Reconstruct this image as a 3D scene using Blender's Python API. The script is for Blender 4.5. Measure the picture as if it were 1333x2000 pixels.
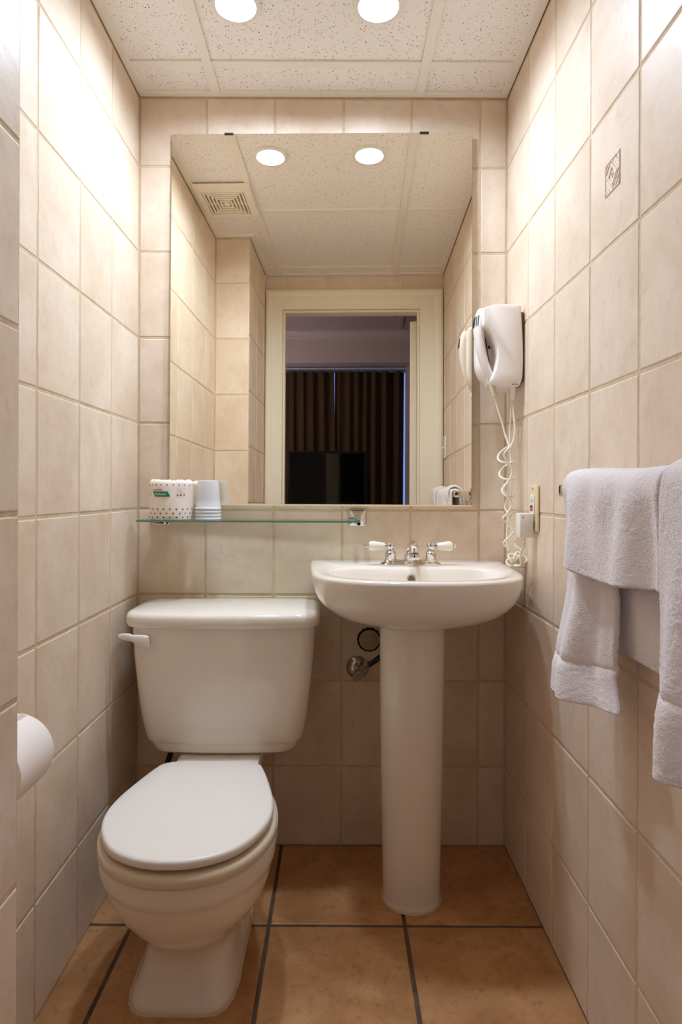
import bpy, bmesh, math, random
from mathutils import Vector, Matrix, noise

for _o in list(bpy.data.objects):
    bpy.data.objects.remove(_o)
SC = bpy.context.scene
COL = SC.collection
random.seed(7)
PI = math.pi

# ------------------------------------------------------------------ camera, world, exposure
D = 1.825            # back wall (the mirror wall) is D in front of the camera
EYE = 1.034
cam_d = bpy.data.cameras.new('camera')
cam = bpy.data.objects.new('camera', cam_d)
COL.objects.link(cam)
cam.location = (0, 0, EYE)
cam.rotation_euler = (math.radians(90), math.radians(-0.24), 0)
cam_d.sensor_fit = 'VERTICAL'
cam_d.sensor_height = 36.0
cam_d.sensor_width = 24.0
cam_d.lens = 1220 / 2000 * 36.0
cam_d.shift_x = 6.5 / 2000
cam_d.shift_y = -40 / 2000
cam_d.clip_start = 0.01
SC.camera = cam

world = bpy.data.worlds.new('dusk')
SC.world = world
world.use_nodes = True
bg = world.node_tree.nodes['Background']
bg.inputs['Color'].default_value = (0.16, 0.25, 0.75, 1)
bg.inputs['Strength'].default_value = 1.6

LAMP_STRENGTH = 500.0
BED_FILL = 7.0  # strength of the added, unseen bedroom lamp
LAMP_COLOR = (0.705, 0.825, 1.0)
SC.view_settings.view_transform = 'Standard'
SC.view_settings.look = 'None'
SC.view_settings.gamma = 1
SC.view_settings.use_curve_mapping = False
SC.view_settings.exposure = 0.0
SC.cycles.use_denoising = True
SC.cycles.max_bounces = 12
SC.cycles.diffuse_bounces = 7
SC.cycles.glossy_bounces = 6
SC.cycles.transmission_bounces = 10
SC.cycles.sample_clamp_indirect = 6.0
SC.cycles.blur_glossy = 0.5
SC.cycles.adaptive_threshold = 0.02

# ------------------------------------------------------------------ materials
def lin(c):
    out = []
    for v in c:
        v = v / 255.0
        out.append(v / 12.92 if v <= 0.04045 else ((v + 0.055) / 1.055) ** 2.4)
    return (*out, 1.0)

MATS = {}
def mat(name, rgb, rough=0.5, metal=0.0, spec=0.5, coat=0.0, trans=0.0, ior=1.45, emit=None, emit_s=0.0, sheen=0.0, alpha=1.0):
    if name in MATS:
        return MATS[name]
    m = bpy.data.materials.new(name)
    m.use_nodes = True
    p = m.node_tree.nodes['Principled BSDF']
    p.inputs['Base Color'].default_value = lin(rgb)
    p.inputs['Roughness'].default_value = rough
    p.inputs['Metallic'].default_value = metal
    p.inputs['Specular IOR Level'].default_value = spec
    p.inputs['Coat Weight'].default_value = coat
    p.inputs['Transmission Weight'].default_value = trans
    p.inputs['IOR'].default_value = ior
    p.inputs['Sheen Weight'].default_value = sheen
    p.inputs['Alpha'].default_value = alpha
    if emit:
        p.inputs['Emission Color'].default_value = (*emit, 1)
        p.inputs['Emission Strength'].default_value = emit_s
    MATS[name] = m
    return m

def mottle(name, c1, c2, scale=6.0, detail=6.0, rough=0.4, bump=0.05, bump_scale=60.0, bump_dist=0.002, lo=0.35, hi=0.65, var=0.06, fine=None, coat=0.0, spec=0.5):
    """cloudy two-tone procedural surface on world position, with a little tone change from piece to piece"""
    m = bpy.data.materials.new(name); m.use_nodes = True
    nt = m.node_tree; N = nt.nodes; L = nt.links
    p = N['Principled BSDF']
    p.inputs['Roughness'].default_value = rough
    p.inputs['Coat Weight'].default_value = coat
    p.inputs['Specular IOR Level'].default_value = spec
    geo = N.new('ShaderNodeNewGeometry')
    oi = N.new('ShaderNodeObjectInfo')
    off = N.new('ShaderNodeVectorMath'); off.operation = 'SCALE'
    comb = N.new('ShaderNodeCombineXYZ')
    L.new(oi.outputs['Random'], comb.inputs[0]); L.new(oi.outputs['Random'], comb.inputs[1])
    L.new(comb.outputs[0], off.inputs[0]); off.inputs['Scale'].default_value = 37.0
    add = N.new('ShaderNodeVectorMath'); add.operation = 'ADD'
    L.new(geo.outputs['Position'], add.inputs[0]); L.new(off.outputs[0], add.inputs[1])
    nz = N.new('ShaderNodeTexNoise'); nz.inputs['Scale'].default_value = scale; nz.inputs['Detail'].default_value = detail
    nz.inputs['Roughness'].default_value = 0.62; nz.inputs['Distortion'].default_value = 0.6
    L.new(add.outputs[0], nz.inputs['Vector'])
    mr = N.new('ShaderNodeMapRange'); mr.inputs['From Min'].default_value = lo; mr.inputs['From Max'].default_value = hi
    L.new(nz.outputs['Fac'], mr.inputs['Value'])
    mx = N.new('ShaderNodeMix'); mx.data_type = 'RGBA'
    mx.inputs['A'].default_value = lin(c1); mx.inputs['B'].default_value = lin(c2)
    L.new(mr.outputs[0], mx.inputs['Factor'])
    col = mx.outputs['Result']
    if fine:
        n3 = N.new('ShaderNodeTexNoise'); n3.inputs['Scale'].default_value = fine[0]; n3.inputs['Detail'].default_value = 8
        n3.inputs['Roughness'].default_value = 0.75
        L.new(add.outputs[0], n3.inputs['Vector'])
        m3 = N.new('ShaderNodeMapRange'); m3.inputs['From Min'].default_value = 0.52; m3.inputs['From Max'].default_value = 0.72
        m3.inputs['To Max'].default_value = fine[2]
        L.new(n3.outputs['Fac'], m3.inputs['Value'])
        mx3 = N.new('ShaderNodeMix'); mx3.data_type = 'RGBA'
        L.new(m3.outputs[0], mx3.inputs['Factor']); L.new(col, mx3.inputs['A']); mx3.inputs['B'].default_value = lin(fine[1])
        col = mx3.outputs['Result']
    hsv = N.new('ShaderNodeHueSaturation')
    v = N.new('ShaderNodeMapRange'); v.inputs['To Min'].default_value = 1 - var; v.inputs['To Max'].default_value = 1 + var * 0.6
    L.new(oi.outputs['Random'], v.inputs['Value']); L.new(v.outputs[0], hsv.inputs['Value'])
    L.new(col, hsv.inputs['Color']); L.new(hsv.outputs[0], p.inputs['Base Color'])
    if bump:
        n2 = N.new('ShaderNodeTexNoise'); n2.inputs['Scale'].default_value = bump_scale; n2.inputs['Detail'].default_value = 4
        L.new(add.outputs[0], n2.inputs['Vector'])
        b = N.new('ShaderNodeBump'); b.inputs['Strength'].default_value = bump; b.inputs['Distance'].default_value = bump_dist
        L.new(n2.outputs['Fac'], b.inputs['Height']); L.new(b.outputs[0], p.inputs['Normal'])
    MATS[name] = m
    return m

M_TILE = mottle('wall_tile_glaze', (233, 217, 198), (219, 198, 174), scale=5.0, rough=0.42, spec=0.35, bump=0.22, bump_scale=38, bump_dist=0.004, var=0.035,
                fine=(34.0, (196, 168, 136), 0.36))
M_GROUT = mottle('wall_grout', (216, 197, 168), (200, 178, 146), scale=30, rough=0.9, bump=0.3, bump_scale=200, var=0.0)
M_FLOOR = mottle('floor_tile_glaze', (198, 150, 102), (170, 122, 76), scale=7.5, rough=0.42, bump=0.15, bump_scale=70, var=0.05,
                 fine=(45.0, (128, 84, 52), 0.8))
M_FGROUT = mottle('floor_grout', (106, 86, 68), (82, 66, 52), scale=40, rough=0.95, bump=0.3, bump_scale=220, var=0.0)
M_PORC = mat('porcelain', (240, 232, 220), rough=0.10, coat=0.3)
M_SEAT = mat('seat_plastic', (240, 234, 226), rough=0.28)
M_SEATR = mat('seat_ring_plastic', (226, 210, 184), rough=0.35)
M_CHROME = mat('chrome', (225, 222, 218), rough=0.06, metal=1.0)
M_BRUSH = mat('worn_chrome', (190, 182, 172), rough=0.22, metal=1.0)
M_WHITE = mat('white_plastic', (236, 230, 222), rough=0.35)
M_DRYER = mat('dryer_plastic', (238, 230, 224), rough=0.32)
M_CREAMP = mat('aged_ivory_plastic', (226, 208, 168), rough=0.4)
M_SLEEVE = mat('cord_sleeve_plastic', (214, 200, 176), rough=0.5)
M_CORD = mat('cord_rubber', (240, 232, 214), rough=0.4)
M_BLACK = mat('black_plastic', (18, 16, 15), rough=0.4)
M_DARK = mat('dark_void', (30, 24, 18), rough=0.9)
M_RED = mat('red_button', (190, 30, 24), rough=0.4)
M_BAR = mat('painted_steel', (238, 231, 220), rough=0.5)
M_TRIMPAINT = mat('cream_paint', (243, 236, 218), rough=0.45)
M_PAPER = mat('tissue_paper', (244, 238, 232), rough=0.95, spec=0.1)
M_PAPIN = mat('cardboard_core', (160, 122, 84), rough=0.95)
M_GREEN = mat('label_green', (0, 128, 84), rough=0.4)
M_BROWN = mat('print_brown', (92, 58, 42), rough=0.6)
M_INK = mat('print_black', (40, 32, 30), rough=0.6)
M_LTEXT = mat('print_white', (246, 246, 240), rough=0.5)
M_MIRROR = mat('silvered_glass', (246, 240, 226), rough=0.0, metal=1.0)
M_MEDGE = mat('mirror_edge', (150, 160, 150), rough=0.2)
M_CAP = mat('old_white_metal', (168, 150, 120), rough=0.5)
M_WALLP = mat('bedroom_paint', (222, 212, 210), rough=0.8)
M_CEILP = mat('bedroom_ceiling_paint', (200, 186, 188), rough=0.85)
M_CARPET = mottle('bedroom_carpet', (70, 52, 40), (52, 38, 30), scale=30, rough=1.0, var=0.0)
M_WOOD = mottle('dark_wood', (44, 28, 18), (30, 18, 12), scale=12, rough=0.4, var=0.0)
M_CURT = mottle('curtain_cloth', (88, 68, 44), (76, 58, 36), scale=80, rough=0.9, var=0.0, bump=0.2, bump_scale=500)
M_SCREEN = mat('screen_glass', (6, 7, 6), rough=0.06)
M_TVB = mat('television_case', (14, 13, 12), rough=0.3)
M_VENT = mat('vent_plastic', (238, 230, 214), rough=0.45)
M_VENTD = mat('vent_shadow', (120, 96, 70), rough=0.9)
M_CAULK = mat('caulk', (206, 186, 158), rough=0.8)
M_HINGE = mat('painted_hinge', (222, 210, 184), rough=0.4)

def make_glass():
    m = bpy.data.materials.new('clear_glass'); m.use_nodes = True
    nt = m.node_tree; N = nt.nodes; L = nt.links; N.clear()
    fr = N.new('ShaderNodeFresnel'); fr.inputs['IOR'].default_value = 1.5
    tr = N.new('ShaderNodeBsdfTransparent'); tr.inputs['Color'].default_value = (0.93, 0.985, 0.96, 1)
    gl = N.new('ShaderNodeBsdfGlossy'); gl.inputs['Roughness'].default_value = 0.02
    mx = N.new('ShaderNodeMixShader'); o = N.new('ShaderNodeOutputMaterial')
    L.new(fr.outputs[0], mx.inputs[0]); L.new(tr.outputs[0], mx.inputs[1]); L.new(gl.outputs[0], mx.inputs[2]); L.new(mx.outputs[0], o.inputs['Surface'])
    return m
M_GLASS = make_glass()
M_GEDGE = mat('shelf_glass_edge', (84, 136, 112), rough=0.15, coat=0.5)

def make_cup_mat():
    m = bpy.data.materials.new('frosted_cup'); m.use_nodes = True
    p = m.node_tree.nodes['Principled BSDF']
    p.inputs['Base Color'].default_value = lin((244, 243, 245)); p.inputs['Roughness'].default_value = 0.35
    p.inputs['Transmission Weight'].default_value = 0.28
    p.inputs['Subsurface Weight'].default_value = 0.0
    return m
M_CUP = make_cup_mat()

def make_lamp():
    m = bpy.data.materials.new('lamp_lens'); m.use_nodes = True
    nt = m.node_tree; nt.nodes.clear()
    e = nt.nodes.new('ShaderNodeEmission'); e.inputs['Color'].default_value = (*LAMP_COLOR, 1); e.inputs['Strength'].default_value = LAMP_STRENGTH
    o = nt.nodes.new('ShaderNodeOutputMaterial'); nt.links.new(e.outputs[0], o.inputs['Surface'])
    return m
M_LAMP = make_lamp()

def make_panel_mat():
    m = bpy.data.materials.new('fissured_ceiling_panel'); m.use_nodes = True
    nt = m.node_tree; N = nt.nodes; L = nt.links
    p = N['Principled BSDF']; p.inputs['Roughness'].default_value = 0.95; p.inputs['Specular IOR Level'].default_value = 0.1
    geo = N.new('ShaderNodeNewGeometry')
    wob = N.new('ShaderNodeTexNoise'); wob.inputs['Scale'].default_value = 90; wob.inputs['Detail'].default_value = 2
    L.new(geo.outputs['Position'], wob.inputs['Vector'])
    sc = N.new('ShaderNodeVectorMath'); sc.operation = 'SCALE'; sc.inputs['Scale'].default_value = 0.006
    L.new(wob.outputs['Color'], sc.inputs[0])
    ad = N.new('ShaderNodeVectorMath'); ad.operation = 'ADD'
    L.new(geo.outputs['Position'], ad.inputs[0]); L.new(sc.outputs[0], ad.inputs[1])
    vo = N.new('ShaderNodeTexVoronoi'); vo.inputs['Scale'].default_value = 150; vo.inputs['Randomness'].default_value = 1
    L.new(ad.outputs[0], vo.inputs['Vector'])
    ltd = N.new('ShaderNodeMapRange'); ltd.inputs['From Min'].default_value = 0.20; ltd.inputs['From Max'].default_value = 0.27
    ltd.inputs['To Min'].default_value = 1; ltd.inputs['To Max'].default_value = 0
    L.new(vo.outputs['Distance'], ltd.inputs['Value'])
    sep = N.new('ShaderNodeSeparateColor'); L.new(vo.outputs['Color'], sep.inputs[0])
    gt = N.new('ShaderNodeMath'); gt.operation = 'GREATER_THAN'; gt.inputs[1].default_value = 0.30
    L.new(sep.outputs[0], gt.inputs[0])
    mu = N.new('ShaderNodeMath'); mu.operation = 'MULTIPLY'; L.new(ltd.outputs[0], mu.inputs[0]); L.new(gt.outputs[0], mu.inputs[1])
    mu2 = N.new('ShaderNodeMath'); mu2.operation = 'MULTIPLY'; L.new(mu.outputs[0], mu2.inputs[0]); L.new(sep.outputs[1], mu2.inputs[1])
    mx = N.new('ShaderNodeMix'); mx.data_type = 'RGBA'
    mx.inputs['A'].default_value = lin((242, 236, 231)); mx.inputs['B'].default_value = lin((80, 60, 46))
    L.new(mu2.outputs[0], mx.inputs['Factor']); L.new(mx.outputs['Result'], p.inputs['Base Color'])
    b = N.new('ShaderNodeBump'); b.inputs['Strength'].default_value = 0.5; b.inputs['Distance'].default_value = 0.003; b.invert = True
    L.new(mu.outputs[0], b.inputs['Height']); L.new(b.outputs[0], p.inputs['Normal'])
    return m
M_PANEL = make_panel_mat()

def make_terry():
    m = bpy.data.materials.new('terry_cloth'); m.use_nodes = True
    nt = m.node_tree; N = nt.nodes; L = nt.links
    p = N['Principled BSDF']; p.inputs['Roughness'].default_value = 1.0; p.inputs['Specular IOR Level'].default_value = 0.05
    p.inputs['Base Color'].default_value = lin((244, 236, 236)); p.inputs['Sheen Weight'].default_value = 0.35; p.inputs['Sheen Roughness'].default_value = 0.6
    geo = N.new('ShaderNodeNewGeometry')
    n = N.new('ShaderNodeTexNoise'); n.inputs['Scale'].default_value = 330; n.inputs['Detail'].default_value = 3; n.inputs['Roughness'].default_value = 0.7
    L.new(geo.outputs['Position'], n.inputs['Vector'])
    b = N.new('ShaderNodeBump'); b.inputs['Strength'].default_value = 0.8; b.inputs['Distance'].default_value = 0.003
    L.new(n.outputs['Fac'], b.inputs['Height']); L.new(b.outputs[0], p.inputs['Normal'])
    return m
M_TERRY = make_terry()
M_BAND = mat('towel_band', (236, 226, 222), rough=0.9, spec=0.1)

# ------------------------------------------------------------------ object helpers
def link(o, parent=None):
    COL.objects.link(o)
    if parent is not None:
        o.parent = parent
    return o

def tag(o, label=None, cat=None, group=None, kind=None):
    if label: o['label'] = label
    if cat: o['category'] = cat
    if group: o['group'] = group
    if kind: o['kind'] = kind
    return o

def thing(name, label, cat, loc=(0, 0, 0), group=None, rotz=0.0):
    o = bpy.data.objects.new(name, None)
    o.empty_display_size = 0.05
    o.location = loc
    o.rotation_euler = (0, 0, rotz)
    link(o)
    return tag(o, label, cat, group)

def mesh_obj(name, bm, m, parent=None, smooth=True, loc=None, angle=40):
    """bm is in world coordinates; if the parent has a location the mesh is moved into its frame"""
    bmesh.ops.recalc_face_normals(bm, faces=bm.faces[:])
    me = bpy.data.meshes.new(name)
    if parent is not None:
        inv = root_matrix(parent).inverted()
        bm.transform(inv)
    bm.to_mesh(me); bm.free()
    mats = m if isinstance(m, (list, tuple)) else [m]
    for x in mats: me.materials.append(x)
    if smooth:
        me.polygons.foreach_set('use_smooth', [True] * len(me.polygons))
        try:
            me.set_sharp_from_angle(angle=math.radians(angle))
        except Exception:
            pass
    o = bpy.data.objects.new(name, me)
    return link(o, parent)

def root_matrix(o):
    m = Matrix.LocRotScale(o.location, o.rotation_euler, o.scale)
    while o.parent is not None:
        o = o.parent
        m = Matrix.LocRotScale(o.location, o.rotation_euler, o.scale) @ m
    return m

def box(bm, x0, x1, y0, y1, z0, z1, bev=0.0, seg=2):
    vs = [bm.verts.new((x, y, z)) for z in (z0, z1) for y in (y0, y1) for x in (x0, x1)]
    q = [(0, 2, 3, 1), (4, 5, 7, 6), (0, 1, 5, 4), (2, 6, 7, 3), (0, 4, 6, 2), (1, 3, 7, 5)]
    fs = [bm.faces.new([vs[i] for i in f]) for f in q]
    if bev > 0:
        es = list({e for f in fs for e in f.edges})
        bmesh.ops.bevel(bm, geom=es, offset=bev, segments=seg, profile=0.5, affect='EDGES')
    return bm

def newbox(*a, **k):
    return box(bmesh.new(), *a, **k)

def loft(bm, loops, cap0=True, cap1=True, closed=False):
    rows = [[bm.verts.new(p) for p in lp] for lp in loops]
    n = len(rows[0])
    rng = range(len(rows) - 1)
    for i in rng:
        for j in range(n):
            bm.faces.new((rows[i][j], rows[i][(j + 1) % n], rows[i + 1][(j + 1) % n], rows[i + 1][j]))
    if closed:
        for j in range(n):
            bm.faces.new((rows[-1][j], rows[-1][(j + 1) % n], rows[0][(j + 1) % n], rows[0][j]))
    else:
        if cap0: bm.faces.new(rows[0])
        if cap1: bm.faces.new(rows[-1])
    return bm

def lathe(bm, prof, center, axis='Z', n=32, mtx=None):
    """prof = [(r, t)] along the axis"""
    loops = []
    for r, t in prof:
        lp = []
        for k in range(n):
            a = 2 * PI * k / n
            c, s = max(r, 1e-5) * math.cos(a), max(r, 1e-5) * math.sin(a)
            v = {'Z': Vector((c, s, t)), 'X': Vector((t, c, s)), 'Y': Vector((c, t, s))}[axis]
            if mtx is not None: v = mtx @ v
            lp.append(v + Vector(center))
        loops.append(lp)
    return loft(bm, loops)

def tube(bm, pts, r, n=10, cap=True, flat=1.0):
    pts = [Vector(p) for p in pts]
    rs = r if isinstance(r, (list, tuple)) else [r] * len(pts)
    t0 = (pts[1] - pts[0]).normalized()
    up = Vector((0, 0, 1)) if abs(t0.z) < 0.9 else Vector((0, 1, 0))
    nrm = (up - t0 * up.dot(t0)).normalized()
    loops = []
    for i, p in enumerate(pts):
        if i == 0: t = pts[1] - pts[0]
        elif i == len(pts) - 1: t = pts[-1] - pts[-2]
        else: t = pts[i + 1] - pts[i - 1]
        t.normalize()
        nrm = (nrm - t * nrm.dot(t)).normalized()
        b = t.cross(nrm)
        loops.append([p + (nrm * math.cos(2 * PI * k / n) * flat + b * math.sin(2 * PI * k / n)) * rs[i] for k in range(n)])
    return loft(bm, loops, cap, cap)

def catmull(pts, sub=8, closed=False):
    pts = [Vector(p) for p in pts]
    n = len(pts); out = []
    for i in range(n if closed else n - 1):
        if closed:
            p0, p1, p2, p3 = pts[(i - 1) % n], pts[i], pts[(i + 1) % n], pts[(i + 2) % n]
        else:
            p0, p1, p2, p3 = pts[max(i - 1, 0)], pts[i], pts[i + 1], pts[min(i + 2, n - 1)]
        for k in range(sub):
            t = k / sub
            out.append(0.5 * ((2 * p1) + (p2 - p0) * t + (2 * p0 - 5 * p1 + 4 * p2 - p3) * t * t + (3 * p1 - p0 - 3 * p2 + p3) * t ** 3))
    if not closed: out.append(pts[-1])
    return out

def polar_outline(half, center_y, n=64, sub=8):
    """half: points (x>=0, yw) from front (x=0) round to the back (x=0). Returns n radii points round (0, center_y)."""
    full = [(x, y) for x, y in half] + [(-x, y) for x, y in reversed(half[1:-1])]
    poly = catmull([(x, y, 0) for x, y in full], sub, closed=True)
    out = []
    m = len(poly)
    for k in range(n):
        a = 2 * PI * k / n
        dx, dy = math.sin(a), math.cos(a)
        best = 0.0
        for i in range(m):
            p, q = poly[i], poly[(i + 1) % m]
            ex, ey = q.x - p.x, q.y - p.y
            den = dx * ey - dy * ex
            if abs(den) < 1e-12: continue
            px, py = p.x, p.y - center_y
            t = (px * ey - py * ex) / den
            s = (px * dy - py * dx) / den
            if t > 0 and -1e-6 <= s <= 1 + 1e-6: best = max(best, t)
        out.append((dx * best, dy * best))
    return out

def W(x, yw, z):
    """a point given by its distance from the mirror wall"""
    return Vector((x, D - yw, z))

# ------------------------------------------------------------------ tiles
TILE_CACHE = {}
def tile_mesh(w, h, m, t=0.0045, gap=0.006, key='wall'):
    k = (key, round(w, 4), round(h, 4))
    if k in TILE_CACHE: return TILE_CACHE[k]
    bm = bmesh.new()
    hw, hh = (w - gap) / 2, (h - gap) / 2
    hw = max(hw, 0.004); hh = max(hh, 0.004)
    loops = []
    for ins, z in ((0, -0.003), (0, t - 0.0022), (0.0008, t - 0.0008), (0.0026, t)):
        loops.append([Vector((sx * (hw - ins), sy * (hh - ins), z)) for sx, sy in ((-1, -1), (1, -1), (1, 1), (-1, 1))])
    loft(bm, loops)
    bmesh.ops.recalc_face_normals(bm, faces=bm.faces[:])
    me = bpy.data.meshes.new('tile'); bm.to_mesh(me); bm.free()
    me.materials.append(m)
    TILE_CACHE[k] = me
    return me

def tile_wall(parent, org, U, V, N_, us, vs, m=None, skip=None, name='tile', key='wall', t=0.0045, gap=0.006, jitter=0.0004):
    """tiles between the joint positions us (along U) and vs (along V); face plane passes through org"""
    m = m or M_TILE
    org, U, V, N_ = Vector(org), Vector(U), Vector(V), Vector(N_)
    R = Matrix((U, V, N_)).transposed()
    made = {}
    for i in range(len(us) - 1):
        for j in range(len(vs) - 1):
            if skip and skip(us[i], us[i + 1], vs[j], vs[j + 1]): continue
            w, h = us[i + 1] - us[i], vs[j + 1] - vs[j]
            o = bpy.data.objects.new(name, tile_mesh(w, h, m, t, gap, key))
            c = org + U * (us[i] + us[i + 1]) / 2 + V * (vs[j] + vs[j + 1]) / 2 - N_ * (t + random.uniform(0, jitter))
            tilt = Matrix.Rotation(random.uniform(-1, 1) * 0.0015, 3, 'X') @ Matrix.Rotation(random.uniform(-1, 1) * 0.0015, 3, 'Y')
            o.matrix_local = Matrix.Translation(c) @ (R @ tilt).to_4x4()
            link(o, parent)
            made[(i, j)] = o
    return made

def struct(name, bm, m, smooth=False):
    o = mesh_obj(name, bm, m, None, smooth=smooth)
    o['kind'] = 'structure'
    return o

# ------------------------------------------------------------------ room shell
XL, XR = -0.5845, 0.492
ZC = 2.187
YB = D
YDOOR = 0.37           # bathroom face of the door wall
YOUT = 0.25            # bedroom face of the door wall
XBLK, YBLK = -0.43, 0.845
VJ = [0.0, 0.231, 0.481, 0.731, 0.981, 1.231, 1.481, 1.731, 1.981, ZC - 0.004]
S = 0.0045             # grout bed sits this far behind the tile faces

wall_back = struct('wall_back', newbox(XL - 0.1, XR + 0.1, YB + 0.0016, YB + 0.1, 0, 2.3), M_GROUT)
tile_wall(wall_back, (0, YB, 0), (1, 0, 0), (0, 0, 1), (0, -1, 0), [XL, -0.387, -0.187, 0.013, 0.213, 0.413, XR], VJ)

wall_left = struct('wall_left', newbox(XL - 0.1, XL - 0.0016, 0.40, YB + 0.1, 0, 2.3), M_GROUT)
tile_wall(wall_left, (XL, 0, 0), (0, 1, 0), (0, 0, 1), (1, 0, 0), [YBLK, 1.012, 1.212, 1.412, 1.612, YB], VJ)

wall_right = struct('wall_right', newbox(XR + 0.0016, XR + 0.1, YDOOR - 0.02, YB + 0.1, 0, 2.3), M_GROUT)
rt = tile_wall(wall_right, (XR, 0, 0), (0, -1, 0), (0, 0, 1), (-1, 0, 0),
               [-YB, -1.622, -1.422, -1.222, -1.022, -0.822, -0.622, -0.422, -YDOOR], VJ)

VJB = [0.0, 0.252, 0.502, 0.752, 1.002, 1.252, 1.502, 1.752, 2.002, ZC - 0.004]
wall_part = struct('wall_partition', newbox(XL - 0.05, XBLK - 0.0016, YDOOR - 0.02, YBLK - 0.0016, 0, 2.3), M_GROUT)
tile_wall(wall_part, (XBLK, 0, 0), (0, 1, 0), (0, 0, 1), (1, 0, 0), [YDOOR, 0.445, 0.645, YBLK], VJB)
tile_wall(wall_part, (0, YBLK, 0), (-1, 0, 0), (0, 0, 1), (0, 1, 0), [-XBLK, -XL], VJ)

# decorative relief on one tile of the right wall (tile between 1.222 and 1.022, 1.481 and 1.731)
dec_tile = rt[(3, 6)]
def decor():
    bm = bmesh.new()
    h = 0.030
    def fr(x0, x1, y0, y1, z): box(bm, x0, x1, y0, y1, 0.0035, z, 0.0006, 1)
    fr(-h, h, -h, -h + 0.003, 0.0062); fr(-h, h, h - 0.003, h, 0.0062); fr(-h, -h + 0.002, -h, h, 0.0062); fr(h - 0.002, h, -h, h, 0.0062)
    def lozenge(r0, r1, z):
        lo = [Vector((r0 * dx, r0 * dy * 1.0, 0.0035)) for dx, dy in ((1, 0), (0, 1), (-1, 0), (0, -1))]
        l1 = [Vector((r0 * dx, r0 * dy, z)) for dx, dy in ((1, 0), (0, 1), (-1, 0), (0, -1))]
        l2 = [Vector((r1 * dx, r1 * dy, z)) for dx, dy in ((1, 0), (0, 1), (-1, 0), (0, -1))]
        l3 = [Vector((r1 * dx, r1 * dy, 0.0035)) for dx, dy in ((1, 0), (0, 1), (-1, 0), (0, -1))]
        loft(bm, [lo, l1, l2, l3], False, False, closed=True)
    lozenge(0.020, 0.0135, 0.0066); lozenge(0.0065, 0.003, 0.0066); lozenge(0.0262, 0.0235, 0.0058)
    for sx in (-1, 1):
        for sy in (-1, 1):
            for k in (0.006, 0.0115):
                c = Vector((sx * (h - k), sy * (h - k), 0))
                d = Vector((sx, -sy, 0)).normalized(); nn = Vector((sx, sy, 0)).normalized()
                L_ = k * 0.9
                lo = [c + d * L_ + nn * 0.0012, c - d * L_ + nn * 0.0012, c - d * L_ - nn * 0.0012, c + d * L_ - nn * 0.0012]
                loft(bm, [[v + Vector((0, 0, 0.0035)) for v in lo], [v + Vector((0, 0, 0.006)) for v in lo]])
    bmesh.ops.recalc_face_normals(bm, faces=bm.faces[:])
    me = bpy.data.meshes.new('decor_relief'); bm.to_mesh(me); bm.free()
    me.materials.append(mottle('decor_glaze', (234, 220, 204), (214, 196, 178), scale=60, rough=0.4, var=0))
    o = bpy.data.objects.new('decor_relief', me); link(o, dec_tile)
    o['label'] = 'small square diamond-pattern relief'
decor()

# floor
floor = struct('floor', newbox(XL - 0.1, XR + 0.1, YOUT, YB + 0.1, -0.1, -0.0035), M_FGROUT)
tile_wall(floor, (0, 0, 0), (1, 0, 0), (0, 1, 0), (0, 0, 1), [XL - 0.01, -0.487, -0.16, 0.165, XR + 0.006],
          [YOUT, 0.499, 0.829, 1.159, 1.489, YB + 0.006], m=M_FLOOR, key='floor', gap=0.009, t=0.0045,
          skip=lambda a, b, c, d: b < -0.45 and d < 0.84)

# ceiling grid
ceiling = struct('ceiling', newbox(XL - 0.1, XR + 0.1, YOUT, YB + 0.1, ZC + 0.07, ZC + 0.12), M_DARK)
BX = [-0.358, 0.234]
BY = [1.689, 1.080, 0.471]
def part(name, bm, m, parent, smooth=True, label=None, angle=40):
    o = mesh_obj(name, bm, m, parent, smooth, angle=angle)
    if label: o['label'] = label
    return o
LIGHT_X = (-0.247, 0.092)
LIGHT_Y = D - 0.342
def holed_panel(x0, x1, y0, y1, z0, z1):
    bm = bmesh.new()
    sets = [[(x0, y0), (x1, y0), (x1, y1), (x0, y1)]]
    for lx_ in LIGHT_X:
        sets.append([(lx_ + 0.050 * math.cos(2 * PI * k / 40), LIGHT_Y + 0.050 * math.sin(2 * PI * k / 40)) for k in range(40)])
    es = []; low = []
    for st in sets:
        vs = [bm.verts.new((x, y, z0)) for x, y in st]; low.append(vs)
        es += [bm.edges.new((vs[k], vs[(k + 1) % len(vs)])) for k in range(len(vs))]
    res = bmesh.ops.triangle_fill(bm, edges=es, use_beauty=True)
    fs = [f for f in res['geom'] if isinstance(f, bmesh.types.BMFace)]
    for f in list(fs):
        c = f.calc_center_median()
        if any(math.hypot(c.x - lx_, c.y - LIGHT_Y) < 0.0485 for lx_ in LIGHT_X):
            bm.faces.remove(f); fs.remove(f)
    ex = bmesh.ops.extrude_face_region(bm, geom=fs)
    for v in ex['geom']:
        if isinstance(v, bmesh.types.BMVert): v.co.z = z1
    return bm
xs = [XL, *BX, XR]; ys = [YB, *BY, YDOOR]
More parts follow.
